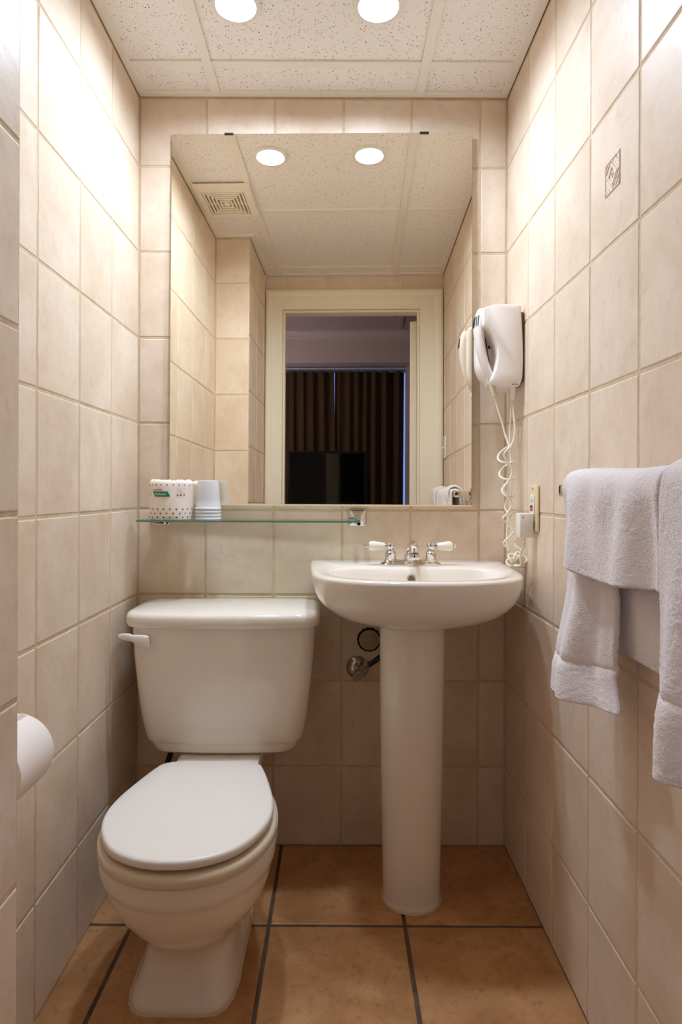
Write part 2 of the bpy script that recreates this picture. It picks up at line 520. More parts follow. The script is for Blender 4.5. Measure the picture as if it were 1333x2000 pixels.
for i in range(3):
    for j in range(4):
        x0, x1, y1, y0 = xs[i], xs[i + 1], ys[j], ys[j + 1]
        if i == 0 and y1 <= YBLK + 0.001: x0 = XBLK
        if i == 0 and y0 < YBLK < y1:
            part('ceiling_panel', newbox(x0 + 0.004, x1 - 0.004, YBLK + 0.004, y1 - 0.004, ZC + 0.0055, ZC + 0.0215, 0.001, 1), M_PANEL, ceiling, False)
            part('ceiling_panel', newbox(XBLK + 0.004, x1 - 0.004, y0 + 0.004, YBLK + 0.002, ZC + 0.0055, ZC + 0.0215, 0.001, 1), M_PANEL, ceiling, False)
            continue
        if (i, j) == (1, 1):
            part('ceiling_panel', holed_panel(x0 + 0.004, x1 - 0.004, y0 + 0.004, y1 - 0.004, ZC + 0.0055, ZC + 0.0215), M_PANEL, ceiling, False)
            continue
        part('ceiling_panel', newbox(x0 + 0.004, x1 - 0.004, y0 + 0.004, y1 - 0.004, ZC + 0.0055, ZC + 0.0215, 0.001, 1), M_PANEL, ceiling, False)
HB = 0.0125
for x in BX:
    part('grid_bar', newbox(x - HB, x + HB, YDOOR + 0.02, YB - 0.02, ZC - 0.001, ZC + 0.0055, 0.0006, 1), M_BAR, ceiling, False)
for j, y in enumerate(BY):
    segs = [(XL + 0.02, BX[0] - HB), (BX[0] + HB, BX[1] - HB), (BX[1] + HB, XR - 0.02)]
    for i, (a, b) in enumerate(segs):
        if i == 0 and y < YBLK: a = XBLK + 0.02
        part('grid_bar', newbox(a, b, y - HB, y + HB, ZC - 0.0005, ZC + 0.0055, 0.0006, 1), M_BAR, ceiling, False)
def angle_strip(x0, x1, y0, y1):
    part('wall_angle', newbox(x0, x1, y0, y1, ZC - 0.0022, ZC + 0.0055, 0.0006, 1), M_BAR, ceiling, False)
AW = 0.022
angle_strip(XL + 0.002, XR - 0.002, YB - AW, YB - 0.001)
angle_strip(XL + 0.0015, XL + AW, YBLK + AW, YB - AW)
angle_strip(XR - AW, XR - 0.002, YDOOR + AW, YB - AW)
angle_strip(XL + 0.0015, XBLK + AW, YBLK + 0.001, YBLK + AW)
angle_strip(XBLK + 0.001, XBLK + AW, YDOOR + AW, YBLK)
angle_strip(XBLK + 0.001, XR - 0.002, YDOOR + 0.001, YDOOR + AW)

# door wall with opening
DX0, DX1, DZ = -0.340, 0.371, 2.008
bm = bmesh.new()
box(bm, -1.7, DX0 - 0.02, YOUT, YDOOR - 0.0022, 0, 2.6)
box(bm, DX1 + 0.02, 1.5, YOUT, YDOOR - 0.0022, 0, 2.6)
box(bm, DX0 - 0.02, DX1 + 0.02, YOUT, YDOOR - 0.0022, DZ + 0.02, 2.6)
wall_door = struct('wall_door', bm, M_WALLP)
tile_wall(wall_door, (0, YDOOR, 0), (-1, 0, 0), (0, 0, 1), (0, 1, 0), [-XR, -0.28, -0.08, 0.12, 0.32, -XBLK], [2.098, ZC - 0.004], gap=0.004)
# casing and jambs
door_frame = thing('trim_1', None, None)
door_frame['kind'] = 'structure'
def casing_side(x_in, x_out):
    s = 1 if x_out > x_in else -1
    bm = bmesh.new()
    w = abs(x_out - x_in)
    prof = [(0.0, 0.011), (0.010, 0.011), (0.012, 0.014), (w * 0.62, 0.016), (w * 0.66, 0.021), (w * 0.78, 0.025), (w * 0.9, 0.025), (w - 0.001, 0.019)]
    lo = [Vector((x_in + s * a, YDOOR + 0.0005 + b, 0)) for a, b in prof]
    lo += [Vector((x_out - s * 0.001, YDOOR + 0.0005, 0)), Vector((x_in, YDOOR + 0.0005, 0))]
    top = []
    for k, v in enumerate(lo):
        a = abs(v.x - x_in)
        top.append(Vector((v.x, v.y, DZ + 0.1 * a / w)))
    loft(bm, [lo, top])
    part('casing', bm, M_TRIMPAINT, door_frame, False)
casing_side(DX0, XBLK + 0.002); casing_side(DX1, XR - 0.003)
bm = bmesh.new()
h = 0.1
prof = [(0.0, 0.011), (0.010, 0.011), (0.012, 0.014), (h * 0.62, 0.016), (h * 0.66, 0.021), (h * 0.78, 0.025), (h * 0.9, 0.025), (h - 0.001, 0.019), (h - 0.001, 0.0005), (0, 0.0005)]
l0 = [Vector((DX0 + (XBLK + 0.002 - DX0) * a / h, YDOOR + b, DZ + a)) for a, b in prof]
l1 = [Vector((DX1 + (XR - 0.003 - DX1) * a / h, YDOOR + b, DZ + a)) for a, b in prof]
loft(bm, [l0, l1])
part('casing', bm, M_TRIMPAINT, door_frame, False)
part('jamb', newbox(DX0 - 0.019, DX0 - 0.0005, YOUT + 0.001, YDOOR, 0, DZ + 0.018), M_TRIMPAINT, door_frame, False)
part('jamb', newbox(DX1 + 0.0005, DX1 + 0.019, YOUT + 0.001, YDOOR, 0, DZ + 0.018), M_TRIMPAINT, door_frame, False)
part('jamb', newbox(DX0, DX1, YOUT + 0.001, YDOOR, DZ + 0.0005, DZ + 0.018), M_TRIMPAINT, door_frame, False)
for x0, x1 in ((DX0, DX0 + 0.011), (DX1 - 0.011, DX1)):
    part('door_stop', newbox(x0, x1, YDOOR - 0.055, YDOOR - 0.012, 0, DZ - 0.011, 0.002, 1), M_TRIMPAINT, door_frame, False)
part('door_stop', newbox(DX0, DX1, YDOOR - 0.055, YDOOR - 0.012, DZ - 0.011, DZ, 0.002, 1), M_TRIMPAINT, door_frame, False)

# the door leaf, swung out into the bedroom
door = thing('door_1', None, None, (DX1 - 0.004, YOUT - 0.006, 0.008), rotz=math.radians(-80.0))
door['kind'] = 'structure'
def dpart(name, bm, m):
    bm.transform(root_matrix(door))
    return part(name, bm, m, door)
dpart('door_leaf', newbox(0.003, 0.70, -0.038, 0.0, 0, 1.975, 0.002, 1), M_TRIMPAINT)
for hz in (0.25, 1.02, 1.76):
    b = bmesh.new(); lathe(b, [(0.005, hz - 0.045), (0.005, hz + 0.045)], (0.0, 0.0055, 0), n=12)
    box(b, 0.003, 0.032, 0.0, 0.002, hz - 0.045, hz + 0.045)
    dpart('hinge', b, M_HINGE)
b = bmesh.new(); lathe(b, [(0.025, 0.001), (0.026, 0.006), (0.01, 0.01), (0.01, 0.035), (0.026, 0.045), (0.027, 0.06), (0.015, 0.068)], (0.64, 0, 0.98), axis='Y', n=24)
dpart('door_knob', b, M_BRUSH)

# ------------------------------------------------------------------ bedroom seen in the mirror
BXL, BXR, BYB, BZ = -1.7, 1.5, -2.62, 2.6
struct('floor_bedroom', newbox(BXL, BXR, BYB, YOUT, -0.1, -0.002), M_CARPET)
struct('wall_bedroom_left', newbox(BXL - 0.1, BXL, BYB - 0.1, YOUT, 0, BZ), M_WALLP)
struct('wall_bedroom_right', newbox(BXR, BXR + 0.1, BYB - 0.1, YOUT, 0, BZ), M_WALLP)
struct('ceiling_bedroom', newbox(BXL - 0.1, BXR + 0.1, BYB - 0.1, YDOOR - 0.03, BZ, BZ + 0.08), M_CEILP)
bm = bmesh.new()   # far wall with a window opening
box(bm, BXL, -1.15, BYB - 0.1, BYB, 0, BZ); box(bm, 0.62, BXR, BYB - 0.1, BYB, 0, BZ); box(bm, 0.499, BXR, -2.405, -2.372, 0, BZ)
box(bm, -1.15, 0.62, BYB - 0.1, BYB, 2.36, BZ); box(bm, -1.15, 0.62, BYB - 0.1, BYB, 0, 0.35)
struct('wall_bedroom_far', bm, M_WALLP)
win = thing('window_1', None, None); win['kind'] = 'structure'
bm = bmesh.new()
box(bm, -1.15, -1.11, BYB - 0.09, BYB - 0.03, 0.35, 2.36); box(bm, 0.58, 0.62, BYB - 0.09, BYB - 0.03, 0.35, 2.36)
box(bm, -1.11, 0.58, BYB - 0.09, BYB - 0.03, 0.35, 0.39); box(bm, -1.11, 0.58, BYB - 0.09, BYB - 0.03, 2.32, 2.36)
box(bm, -0.36, -0.32, BYB - 0.09, BYB - 0.03, 0.39, 2.32)
part('window_frame', bm, M_TRIMPAINT, win, False)
part('window_pane', newbox(-1.11, 0.58, BYB - 0.064, BYB - 0.058, 0.39, 2.32), M_GLASS, win, False)
struct('trim_2', newbox(BXL, BXR, -2.37, -2.2, 2.315, BZ), M_WALLP)          # bulkhead over the curtains
def moulding(name, x0, x1, prof):
    bm = bmesh.new()
    loft(bm, [[Vector((x0, y, z)) for y, z in prof], [Vector((x1, y, z)) for y, z in prof]])
    return struct(name, bm, M_CEILP if name != 'trim_3' else M_WALLP)
moulding('trim_3', BXL, BXR, [(-2.2, 2.535), (-2.195, 2.545), (-2.185, 2.55), (-2.18, 2.565), (-2.165, 2.575), (-2.15, 2.59), (-2.145, BZ), (-2.2, BZ)])
moulding('trim_4', BXL + 0.3, 0.44, [(-2.06, BZ), (-2.055, BZ - 0.012), (-2.04, BZ - 0.016), (-2.025, BZ - 0.01), (-2.02, BZ)])
bm = bmesh.new(); box(bm, 0.40, 0.44, -2.02, -0.3, BZ - 0.014, BZ, 0.004, 1)
struct('trim_5', bm, M_CEILP)

track = thing('curtain_track', 'white ceiling curtain track above the dark brown curtains in the mirror', 'curtain track', (0, -2.42, 2.3))
part('rail', newbox(-1.2, 0.51, -2.435, -2.405, 2.302, 2.315, 0.002, 1), M_WHITE, track)
for k in range(14):
    x = -0.72 + k * 0.088
    b = bmesh.new(); tube(b, [(x, -2.42, 2.303), (x, -2.42, 2.296), (x + 0.006, -2.42, 2.289), (x, -2.42, 2.284)], 0.0025, 6)
    part('glider_hook', b, M_WHITE, track)
def curtain(x0, x1, label, seed, gather, edge=0.0):
    rnd = random.Random(seed)
    nx, nz = 160, 24
    ph = [rnd.uniform(0, 6) for _ in range(4)]
    bm = bmesh.new(); rows = []
    for j in range(nz + 1):
        z = 0.06 + (2.283 - 0.06) * j / nz
        row = []
        for i in range(nx + 1):
            u = i / nx
            x = x0 + (x1 + edge * (1 - z / 2.28) - x0) * u
            uu = u + 0.03 * math.sin(7 * u + ph[0])
            amp = 0.030 + 0.012 * math.sin(3 * u + ph[1])
            y = -2.45 + amp * math.sin(2 * PI * gather * uu + 0.25 * math.sin(1.5 * z + ph[2])) + 0.006 * math.sin(31 * u + 2 * z)
            row.append((x + 0.008 * math.sin(2 * PI * gather * uu * 2 + ph[3]), y, z))
        rows.append(row)
    f = [[bm.verts.new(p) for p in r] for r in rows]
    bk = [[bm.verts.new((p[0], p[1] - 0.004, p[2])) for p in r] for r in rows]
    for j in range(nz):
        for i in range(nx):
            bm.faces.new((f[j][i], f[j][i + 1], f[j + 1][i + 1], f[j + 1][i]))
            bm.faces.new((bk[j][i], bk[j + 1][i], bk[j + 1][i + 1], bk[j][i + 1]))
    for i in range(nx):
        bm.faces.new((f[0][i], bk[0][i], bk[0][i + 1], f[0][i + 1])); bm.faces.new((f[nz][i], f[nz][i + 1], bk[nz][i + 1], bk[nz][i]))
    for j in range(nz):
        bm.faces.new((f[j][0], f[j + 1][0], bk[j + 1][0], bk[j][0])); bm.faces.new((f[j][nx], bk[j][nx], bk[j + 1][nx], f[j + 1][nx]))
    o = mesh_obj('curtain', bm, M_CURT, None, True, angle=80)
    tag(o, label, 'curtain', 'dark curtains reflected in the mirror')
curtain(-1.22, -0.1875, 'dark brown pleated curtain in the mirror, behind the television on the left', 3, 9, 0.03)
curtain(-0.175, 0.4925, 'dark brown pleated curtain in the mirror, right of the blue light gap', 5, 7, -0.016)

LFX, LFY = -1.25, -1.35  # invented lamp, out of view, put here to brighten the dark bedroom
bed_fill = thing('fill_floor_lamp', 'pale shaded floor lamp, out of view, added to brighten the bedroom', 'floor lamp', (LFX, LFY, 0))
b = bmesh.new(); lathe(b, [(0.0, 0.0), (0.14, 0.0), (0.14, 0.012), (0.02, 0.022), (0.0, 0.022)], (LFX, LFY, 0), n=32)
part('base', b, M_BRUSH, bed_fill)
b = bmesh.new(); lathe(b, [(0.009, 0.02), (0.009, 1.45)], (LFX, LFY, 0), n=14)
part('pole', b, M_BRUSH, bed_fill)
b = bmesh.new()
loops = [[Vector((LFX + r * math.cos(2 * PI * k / 40), LFY + r * math.sin(2 * PI * k / 40), z)) for k in range(40)] for r, z in ((0.20, 1.36), (0.15, 1.66), (0.147, 1.66), (0.197, 1.36))]
loft(b, loops, False, False, closed=True)
part('shade', b, mat('fill_lamp_shade', (230, 225, 225), rough=0.9, emit=(1.0, 0.88, 0.98), emit_s=BED_FILL), bed_fill)

tv_y = -1.7
cab = thing('cabinet', 'dark wooden cabinet under the television, its top just below the mirror edge', 'cabinet', (-0.21, tv_y - 0.05, 0))
part('body', newbox(-0.66, 0.24, tv_y - 0.28, tv_y + 0.18, 0.06, 0.865, 0.004, 1), M_WOOD, cab)
part('top', newbox(-0.68, 0.26, tv_y - 0.30, tv_y + 0.20, 0.865, 0.89, 0.004, 1), M_WOOD, cab)
part('plinth', newbox(-0.64, 0.22, tv_y - 0.26, tv_y + 0.16, 0.0, 0.06), M_WOOD, cab)
for k, (xa, xb) in enumerate(((-0.65, -0.213), (-0.207, 0.23))):
    dr = part('door', newbox(xa, xb, tv_y + 0.18, tv_y + 0.198, 0.075, 0.855, 0.003, 1), M_WOOD, cab)
    b = bmesh.new(); xk = -0.235 if k == 0 else -0.185
    lathe(b, [(0.006, tv_y + 0.198), (0.006, tv_y + 0.21), (0.013, tv_y + 0.216), (0.011, tv_y + 0.226)], (xk, 0, 0.6), 'Y', 16)
    part('knob', b, M_BRUSH, dr)
tv = thing('television', 'black flat television with a glossy dark screen reflected in the mirror', 'television', (-0.21, tv_y, 0.8905))
part('case', newbox(-0.55, 0.118, tv_y - 0.06, tv_y - 0.005, 0.935, 1.446, 0.006, 2), M_TVB, tv)
part('screen', newbox(-0.53, 0.098, tv_y - 0.006, tv_y - 0.002, 0.965, 1.426), M_SCREEN, tv)
part('stand', newbox(-0.27, -0.15, tv_y - 0.05, tv_y - 0.02, 0.898, 0.96, 0.003, 1), M_TVB, tv)
part('stand_base', newbox(-0.40, -0.02, tv_y - 0.12, tv_y + 0.08, 0.8905, 0.90, 0.003, 1), M_TVB, tv)

# ------------------------------------------------------------------ ceiling lights and vent
def ceiling_light(x, label):
    y = LIGHT_Y
    zp = ZC + 0.0055
    t = thing('ceiling_light', label, 'ceiling light', (x, y, zp), 'round recessed ceiling lights')
    b = bmesh.new()
    prof = [(0.0455, -0.0005), (0.046, -0.006), (0.048, -0.0085), (0.053, -0.009), (0.057, -0.0075), (0.0595, -0.004), (0.0595, -0.0003)]
    n = 48
    loops = [[Vector((x + r * math.cos(2 * PI * k / n), y + r * math.sin(2 * PI * k / n), zp + dz)) for k in range(n)] for r, dz in prof]
    loft(b, loops, False, False, closed=True)
    part('trim_ring', b, M_WHITE, t)
    b = bmesh.new()
    prof = [(0.0462, -0.001), (0.044, 0.010), (0.0425, 0.0235), (0.0425, 0.030), (0.0, 0.030), (0.0, 0.031), (0.0475, 0.031), (0.0485, 0.016), (0.0485, -0.001)]
    loops = [[Vector((x + max(r, 1e-5) * math.cos(2 * PI * k / n), y + max(r, 1e-5) * math.sin(2 * PI * k / n), zp + dz)) for k in range(n)] for r, dz in prof]
    loft(b, loops, False, False, closed=True)
    part('baffle', b, M_WHITE, t)
    b = bmesh.new()
    lathe(b, [(0.0415, zp + 0.0285), (0.0415, zp + LENS), (0.028, zp + LENS - 0.003), (0.012, zp + LENS - 0.004), (0.0, zp + LENS - 0.004)], (x, y, 0), n=40)
    part('lens', b, M_LAMP, t, label='glowing white lens')
LENS = 0.005
ceiling_light(LIGHT_X[0], 'round lit ceiling light on the left, above the toilet')
ceiling_light(LIGHT_X[1], 'round lit ceiling light on the right, above the sink')

vx0, vx1, vy0, vy1 = -0.566, -0.349, 1.062, 1.318
vent = thing('ceiling_vent', 'square white exhaust vent with concentric slots on the ceiling, reflected in the mirror', 'vent', ((vx0 + vx1) / 2, (vy0 + vy1) / 2, ZC - 0.002))
zt, zb = ZC - 0.0025, ZC - 0.016
cx, cy = (vx0 + vx1) / 2 - 0.004, (vy0 + vy1) / 2 - 0.010
gx, gy = 0.080, 0.093
def sqloop(hx, hy, z, x=cx, y=cy):
    return [Vector((x - hx, y - hy, z)), Vector((x + hx, y - hy, z)), Vector((x + hx, y + hy, z)), Vector((x - hx, y + hy, z))]
def outloop(i, z):
    return [Vector((vx0 + i, vy0 + i, z)), Vector((vx1 - i, vy0 + i, z)), Vector((vx1 - i, vy1 - i, z)), Vector((vx0 + i, vy1 - i, z))]
b = bmesh.new()
loft(b, [sqloop(gx, gy, zt), outloop(0, zt), outloop(0.004, zb), sqloop(gx + 0.003, gy + 0.003, zb), sqloop(gx, gy, zb + 0.002)], False, False, closed=True)
part('frame', b, M_VENT, vent, False)
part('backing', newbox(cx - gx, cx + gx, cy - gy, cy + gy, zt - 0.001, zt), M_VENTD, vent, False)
for k in range(6):
    f0 = 1.0 - k / 6.0 - 0.035; f1 = f0 - 0.085
    b = bmesh.new()
    if k == 5:
        loft(b, [sqloop(gx * f0, gy * f0, zt - 0.001), sqloop(gx * f0, gy * f0, zb + 0.001)])
    else:
        loft(b, [sqloop(gx * f0, gy * f0, zt - 0.001), sqloop(gx * f0, gy * f0, zb + 0.001), sqloop(gx * f1, gy * f1, zb + 0.001), sqloop(gx * f1, gy * f1, zt - 0.001)], False, False, closed=True)
    part('louver', b, M_VENT, vent, False)
part('cross_rib', newbox(cx - 0.0015, cx + 0.0015, cy - gy, cy + gy, zb + 0.002, zt), M_VENT, vent, False)
part('cross_rib', newbox(cx - gx, cx + gx, cy - 0.0015, cy + 0.0015, zb + 0.002, zt), M_VENT, vent, False)

# ------------------------------------------------------------------ mirror (slightly out of parallel with the wall)
mx0, mx1, mz0, mz1 = -0.487, 0.384, 0.9955, 2.071
SY, SZ = -0.0175, -0.010           # the plane's slope along x and z
def mplane(x, z):                  # front face; closest corner to the wall is top left
    return D - 0.0085 + SY * (x - mx0) + 0.010 * (z - mz1)
mirror = thing('mirror', 'large frameless rectangular mirror on the tiled wall above the glass shelf', 'mirror', ((mx0 + mx1) / 2, D - 0.01, mz0))
def mslab(x0, x1, z0, z1, f, bk):
    b = bmesh.new()
    a = [Vector((x, mplane(x, z) + f, z)) for x, z in ((x0, z0), (x1, z0), (x1, z1), (x0, z1))]
    c = [Vector((x, mplane(x, z) + bk, z)) for x, z in ((x0, z0), (x1, z0), (x1, z1), (x0, z1))]
    loft(b, [a, c])
    return b
part('mirror_glass', mslab(mx0, mx1, mz0, mz1, 0.0, 0.0015), M_MIRROR, mirror, False)
part('glass_edge', mslab(mx0 - 0.0008, mx1 + 0.0008, mz0 - 0.0008, mz1 + 0.0008, 0.0012, 0.005), M_MEDGE, mirror, False)
for x in (-0.320, 0.246):
    z = mz1; y = mplane(x, z)
    b = bmesh.new()
    box(b, x - 0.013, x + 0.013, y - 0.0025, y - 0.0005, z - 0.003, z + 0.002)
    box(b, x - 0.013, x + 0.013, y - 0.0025, D, z + 0.0012, z + 0.002)
    part('clip', b, M_BLACK, mirror, False, label='dark metal clip')
b = bmesh.new()
pts = []
for x in (mx0 - 0.001, mx1 + 0.001):
    y = mplane(x, mz0)
    pts.append([Vector((x, y - 0.002, mz0 - 0.0035)), Vector((x, y - 0.002, mz0 + 0.0015)), Vector((x, y - 0.0005, mz0 + 0.0015)),
                Vector((x, y - 0.0005, mz0 - 0.002)), Vector((x, D - 0.0005, mz0 - 0.002)), Vector((x, D - 0.0005, mz0 - 0.0035))])
loft(b, pts)
part('bottom_channel', b, M_CREAMP, mirror, False)

# ------------------------------------------------------------------ glass shelf with two chrome brackets
sh_z = 0.9535
shelf = thing('glass_shelf', 'narrow clear glass shelf with green edges on chrome brackets under the mirror', 'shelf', (-0.25, D, sh_z))
gx0, gx1, gd0, gd1 = -0.541, 0.062, 0.022, 0.148
part('glass_pane', newbox(gx0, gx1, D - gd1 + 0.0012, D - gd0, sh_z - 0.0035, sh_z + 0.0015), M_GLASS, shelf, False)
part('glass_front_edge', newbox(gx0, gx1, D - gd1, D - gd1 + 0.0012, sh_z - 0.0035, sh_z + 0.0015), M_GEDGE, shelf, False, label='green glass edge')
for xb in (-0.518, 0.058):
    br = None
    b = bmesh.new()
    def rr(h, y, r=0.28, n=6, zc=sh_z + 0.004):
        lp = []
        for q, (sx, sz) in enumerate(((1, 1), (-1, 1), (-1, -1), (1, -1))):
            for k in range(n):
                a = PI / 2 * q + PI / 2 * k / (n - 1)
                lp.append(Vector((xb + sx * h * (1 - r) + h * r * math.cos(a), y, zc + (sz * h * (1 - r) + h * r * math.sin(a)) * 0.92)))
        return lp
    loft(b, [rr(0.027, D), rr(0.0275, D - 0.004), rr(0.025, D - 0.0075), rr(0.021, D - 0.0085, 0.3), rr(0.010, D - 0.018, 0.4), rr(0.0075, D - 0.024, 0.6)])
    br = part('wall_bracket', b, M_CHROME, shelf, angle=25)
    b = bmesh.new()
    tube(b, catmull([(xb, D - 0.02, sh_z + 0.006), (xb, D - 0.05, sh_z + 0.004), (xb - 0.0, D - 0.085, sh_z - 0.0055), (xb, D - 0.118, sh_z - 0.007)], 5), [0.008] * 6 + [0.006] * 9 + [0.005], 12)
    part('arm', b, M_CHROME, br)
    b = bmesh.new(); lathe(b, [(0.004, 0.0), (0.0085, 0.0), (0.0085, 0.006), (0.006, 0.009), (0.0, 0.0095)], (xb, D - 0.035, sh_z + 0.0015), n=16)
    part('clamp_screw', b, M_CHROME, br)

# ------------------------------------------------------------------ wrapped paper roll on the shelf
def text_mesh(body, size, mtx_fn, bold=0.0):
    c = bpy.data.curves.new('lettering', 'FONT'); c.body = body; c.size = size; c.align_x = 'LEFT'; c.offset = bold
    c.resolution_u = 3
    o = bpy.data.objects.new('lettering', c); COL.objects.link(o)
    bpy.context.view_layer.update()
    dg = bpy.context.evaluated_depsgraph_get()
    me = bpy.data.meshes.new_from_object(o.evaluated_get(dg))
    bpy.data.objects.remove(o)
    bm = bmesh.new(); bm.from_mesh(me); bpy.data.meshes.remove(me)
    for v in bm.verts: v.co = mtx_fn(v.co.x, v.co.y)
    return bm
px_, py_ = -0.4625, D - 0.0875
pr, phh = 0.0595, 0.1085
pz = sh_z + 0.002
roll = thing('wrapped_paper_roll', 'wrapped paper roll with brown dots and a green label on the glass shelf', 'paper roll', (px_, py_, pz))
def pr_r(z, a):
    return pr + 0.0008 * math.sin(5 * a + 40 * z) + 0.0006 * math.sin(11 * a - 70 * z)
b = bmesh.new()
loops = []
n = 72
for rr_, z in ((0.0, 0.002), (0.03, 0.001), (0.054, 0.0005), (0.0585, 0.003), (pr, 0.010), (pr, 0.03), (pr, 0.05), (pr, 0.07), (pr, 0.09), (pr - 0.0005, 0.1), (pr - 0.003, 0.1045)):
    lp = []
    for k in range(n):
        a = 2 * PI * k / n
        r = rr_ if rr_ < 0.056 else pr_r(z, a) - (pr - rr_)
        lp.append(Vector((px_ + max(r, 1e-4) * math.cos(a), py_ + max(r, 1e-4) * math.sin(a), pz + z)))
    loops.append(lp)
for rr_, z in ((0.052, 0.1065), (0.04, 0.106), (0.025, 0.103), (0.01, 0.099), (0.0, 0.098)):
    lp = []
    for k in range(n):
        a = 2 * PI * k / n
        zz = z + 0.0028 * math.sin(9 * a + rr_ * 60) * (rr_ / 0.05) + 0.0016 * math.sin(17 * a)*(rr_ / 0.05)
        lp.append(Vector((px_ + max(rr_, 1e-4) * math.cos(a), py_ + max(rr_, 1e-4) * math.sin(a), pz + zz)))
    loops.append(lp)
loft(b, loops)
part('wrapper', b, mat('wrapper_paper', (240, 228, 218), rough=0.6), roll, angle=60)
A0 = -PI / 2      # direction facing the room
def on_roll(s, z, lift=0.0009):
    a = A0 + s / pr
    r = pr_r(z, a) + lift
    return Vector((px_ + r * math.cos(a), py_ + r * math.sin(a), pz + z))
def disc_on_roll(bm, s, z, r, n=12):
    c = bm.verts.new(on_roll(s, z)); vs = [bm.verts.new(on_roll(s + r * math.cos(2 * PI * k / n), z + r * math.sin(2 * PI * k / n))) for k in range(n)]
    for k in range(n): bm.faces.new((c, vs[k], vs[(k + 1) % n]))
def patch_on_roll(bm, s0, s1, z0, z1, skew=0.0, lift=0.0009):
    n = max(2, int((s1 - s0) / 0.003) + 1)
    lo = [bm.verts.new(on_roll(s0 + (s1 - s0) * k / n + skew, z0, lift)) for k in range(n + 1)]
    hi = [bm.verts.new(on_roll(s0 + (s1 - s0) * k / n, z1, lift)) for k in range(n + 1)]
    for k in range(n): bm.faces.new((lo[k], lo[k + 1], hi[k + 1], hi[k]))
b = bmesh.new()
for row, z in enumerate((0.007, 0.0175, 0.029)):
    for k in range(-9, 10):
        disc_on_roll(b, -0.006 + k * 0.0173 + (0.0087 if row == 1 else 0), z, 0.0022)
for k in range(-9, 10):
    disc_on_roll(b, 0.004 + k * 0.0160, 0.0945 + 0.0008 * math.sin(k * 3), 0.0019)
part('printed_dots', b, M_BROWN, roll, False, label='brown printed dots')['kind'] = 'stuff'
b = bmesh.new(); patch_on_roll(b, -0.0400, 0.0055, 0.0628, 0.0768, skew=0.0070)
lab = part('green_label', b, M_GREEN, roll, False, label='green slanted label')
part('lettering', text_mesh('Perform', 0.0098, lambda x, y: on_roll(x - 0.0315, y + 0.0668, 0.0013)), M_LTEXT, lab, False)
part('lettering', text_mesh('Cascades PRO', 0.0052, lambda x, y: on_roll(x - 0.0400, y + 0.0795, 0.001), 0.00008), M_INK, roll, False)
def icon_patch(bm, a, c, z0, z1): patch_on_roll(bm, a + (0.013 if a > 0 else 0.0), c + (0.013 if a > 0 else 0.0), z0 + 0.006, z1 + 0.006)
def icon_disc(bm, a, z, r, n=12): disc_on_roll(bm, a + (0.013 if a > 0 else 0.0), z + 0.006, r, n)
b = bmesh.new()
icon_patch(b, 0.014, 0.043, 0.0770, 0.0773); icon_patch(b, 0.014, 0.043, 0.0664, 0.0667); icon_patch(b, 0.014, 0.043, 0.0545, 0.0548)
icon_patch(b, 0.0255, 0.0300, 0.0585, 0.0635); icon_disc(b, 0.0185, 0.0608, 0.0024); 
icon_patch(b, 0.0365, 0.0385, 0.0585, 0.0635); icon_disc(b, 0.0375, 0.061, 0.0022, 4)
for k, w in enumerate((0.004, 0.0085, 0.006)): icon_patch(b, 0.0245, 0.0245 + w, 0.0735 - k * 0.002, 0.0741 - k * 0.002)
icon_patch(b, 0.0162, 0.0166, 0.0685, 0.0745); icon_patch(b, 0.0212, 0.0216, 0.0685, 0.0745)
icon_patch(b, -0.075, -0.051, 0.0770, 0.0773); icon_patch(b, -0.075, -0.051, 0.0664, 0.0667); icon_disc(b, -0.0545, 0.061, 0.0026, 4)
part('printed_icons', b, mat('print_grey', (96, 80, 72), rough=0.6), roll, False)['kind'] = 'stuff'

# ------------------------------------------------------------------ nested cups upside down on the shelf
cx_, cy_ = -0.3625, D - 0.078
cz0 = sh_z + 0.0018
cup_words = ['lowest rim of the upside-down plastic cup stack on the shelf', 'second frosted plastic cup from the bottom of the nested stack',
             'third frosted plastic cup from the bottom of the nested stack', 'topmost frosted plastic cup of the nested upside-down stack']
CUPH = 0.0805
for k in range(4):
    z0 = cz0 + k * 0.0092
    b = bmesh.new()
    prof = [(0.0355, 0.0), (0.0368, 0.001), (0.0368, 0.0035), (0.0352, 0.005), (0.0342, 0.0062), (0.0325, 0.030), (0.0298, CUPH - 0.006), (0.0285, CUPH - 0.001), (0.026, CUPH),
            (0.012, CUPH - 0.001), (0.0, CUPH - 0.001)]
    inner = [(0.0, CUPH - 0.0022), (0.0258, CUPH - 0.0018), (0.0292, CUPH - 0.007), (0.0320, 0.030), (0.0338, 0.006), (0.0342, 0.002), (0.0345, 0.0)]
    nn = 40
    loops = [[Vector((cx_ + max(r, 1e-5) * math.cos(2 * PI * q / nn), cy_ + max(r, 1e-5) * math.sin(2 * PI * q / nn), z0 + z)) for q in range(nn)] for r, z in prof + inner]
    loft(b, loops, False, False, closed=True)
    o = mesh_obj('plastic_cup', b, M_CUP, None, True)
    tag(o, ['frosted plastic cup, lowest of the upside-down stack, its rim on the glass shelf', *cup_words[1:]][k], 'cup', 'nested plastic cups on the shelf')

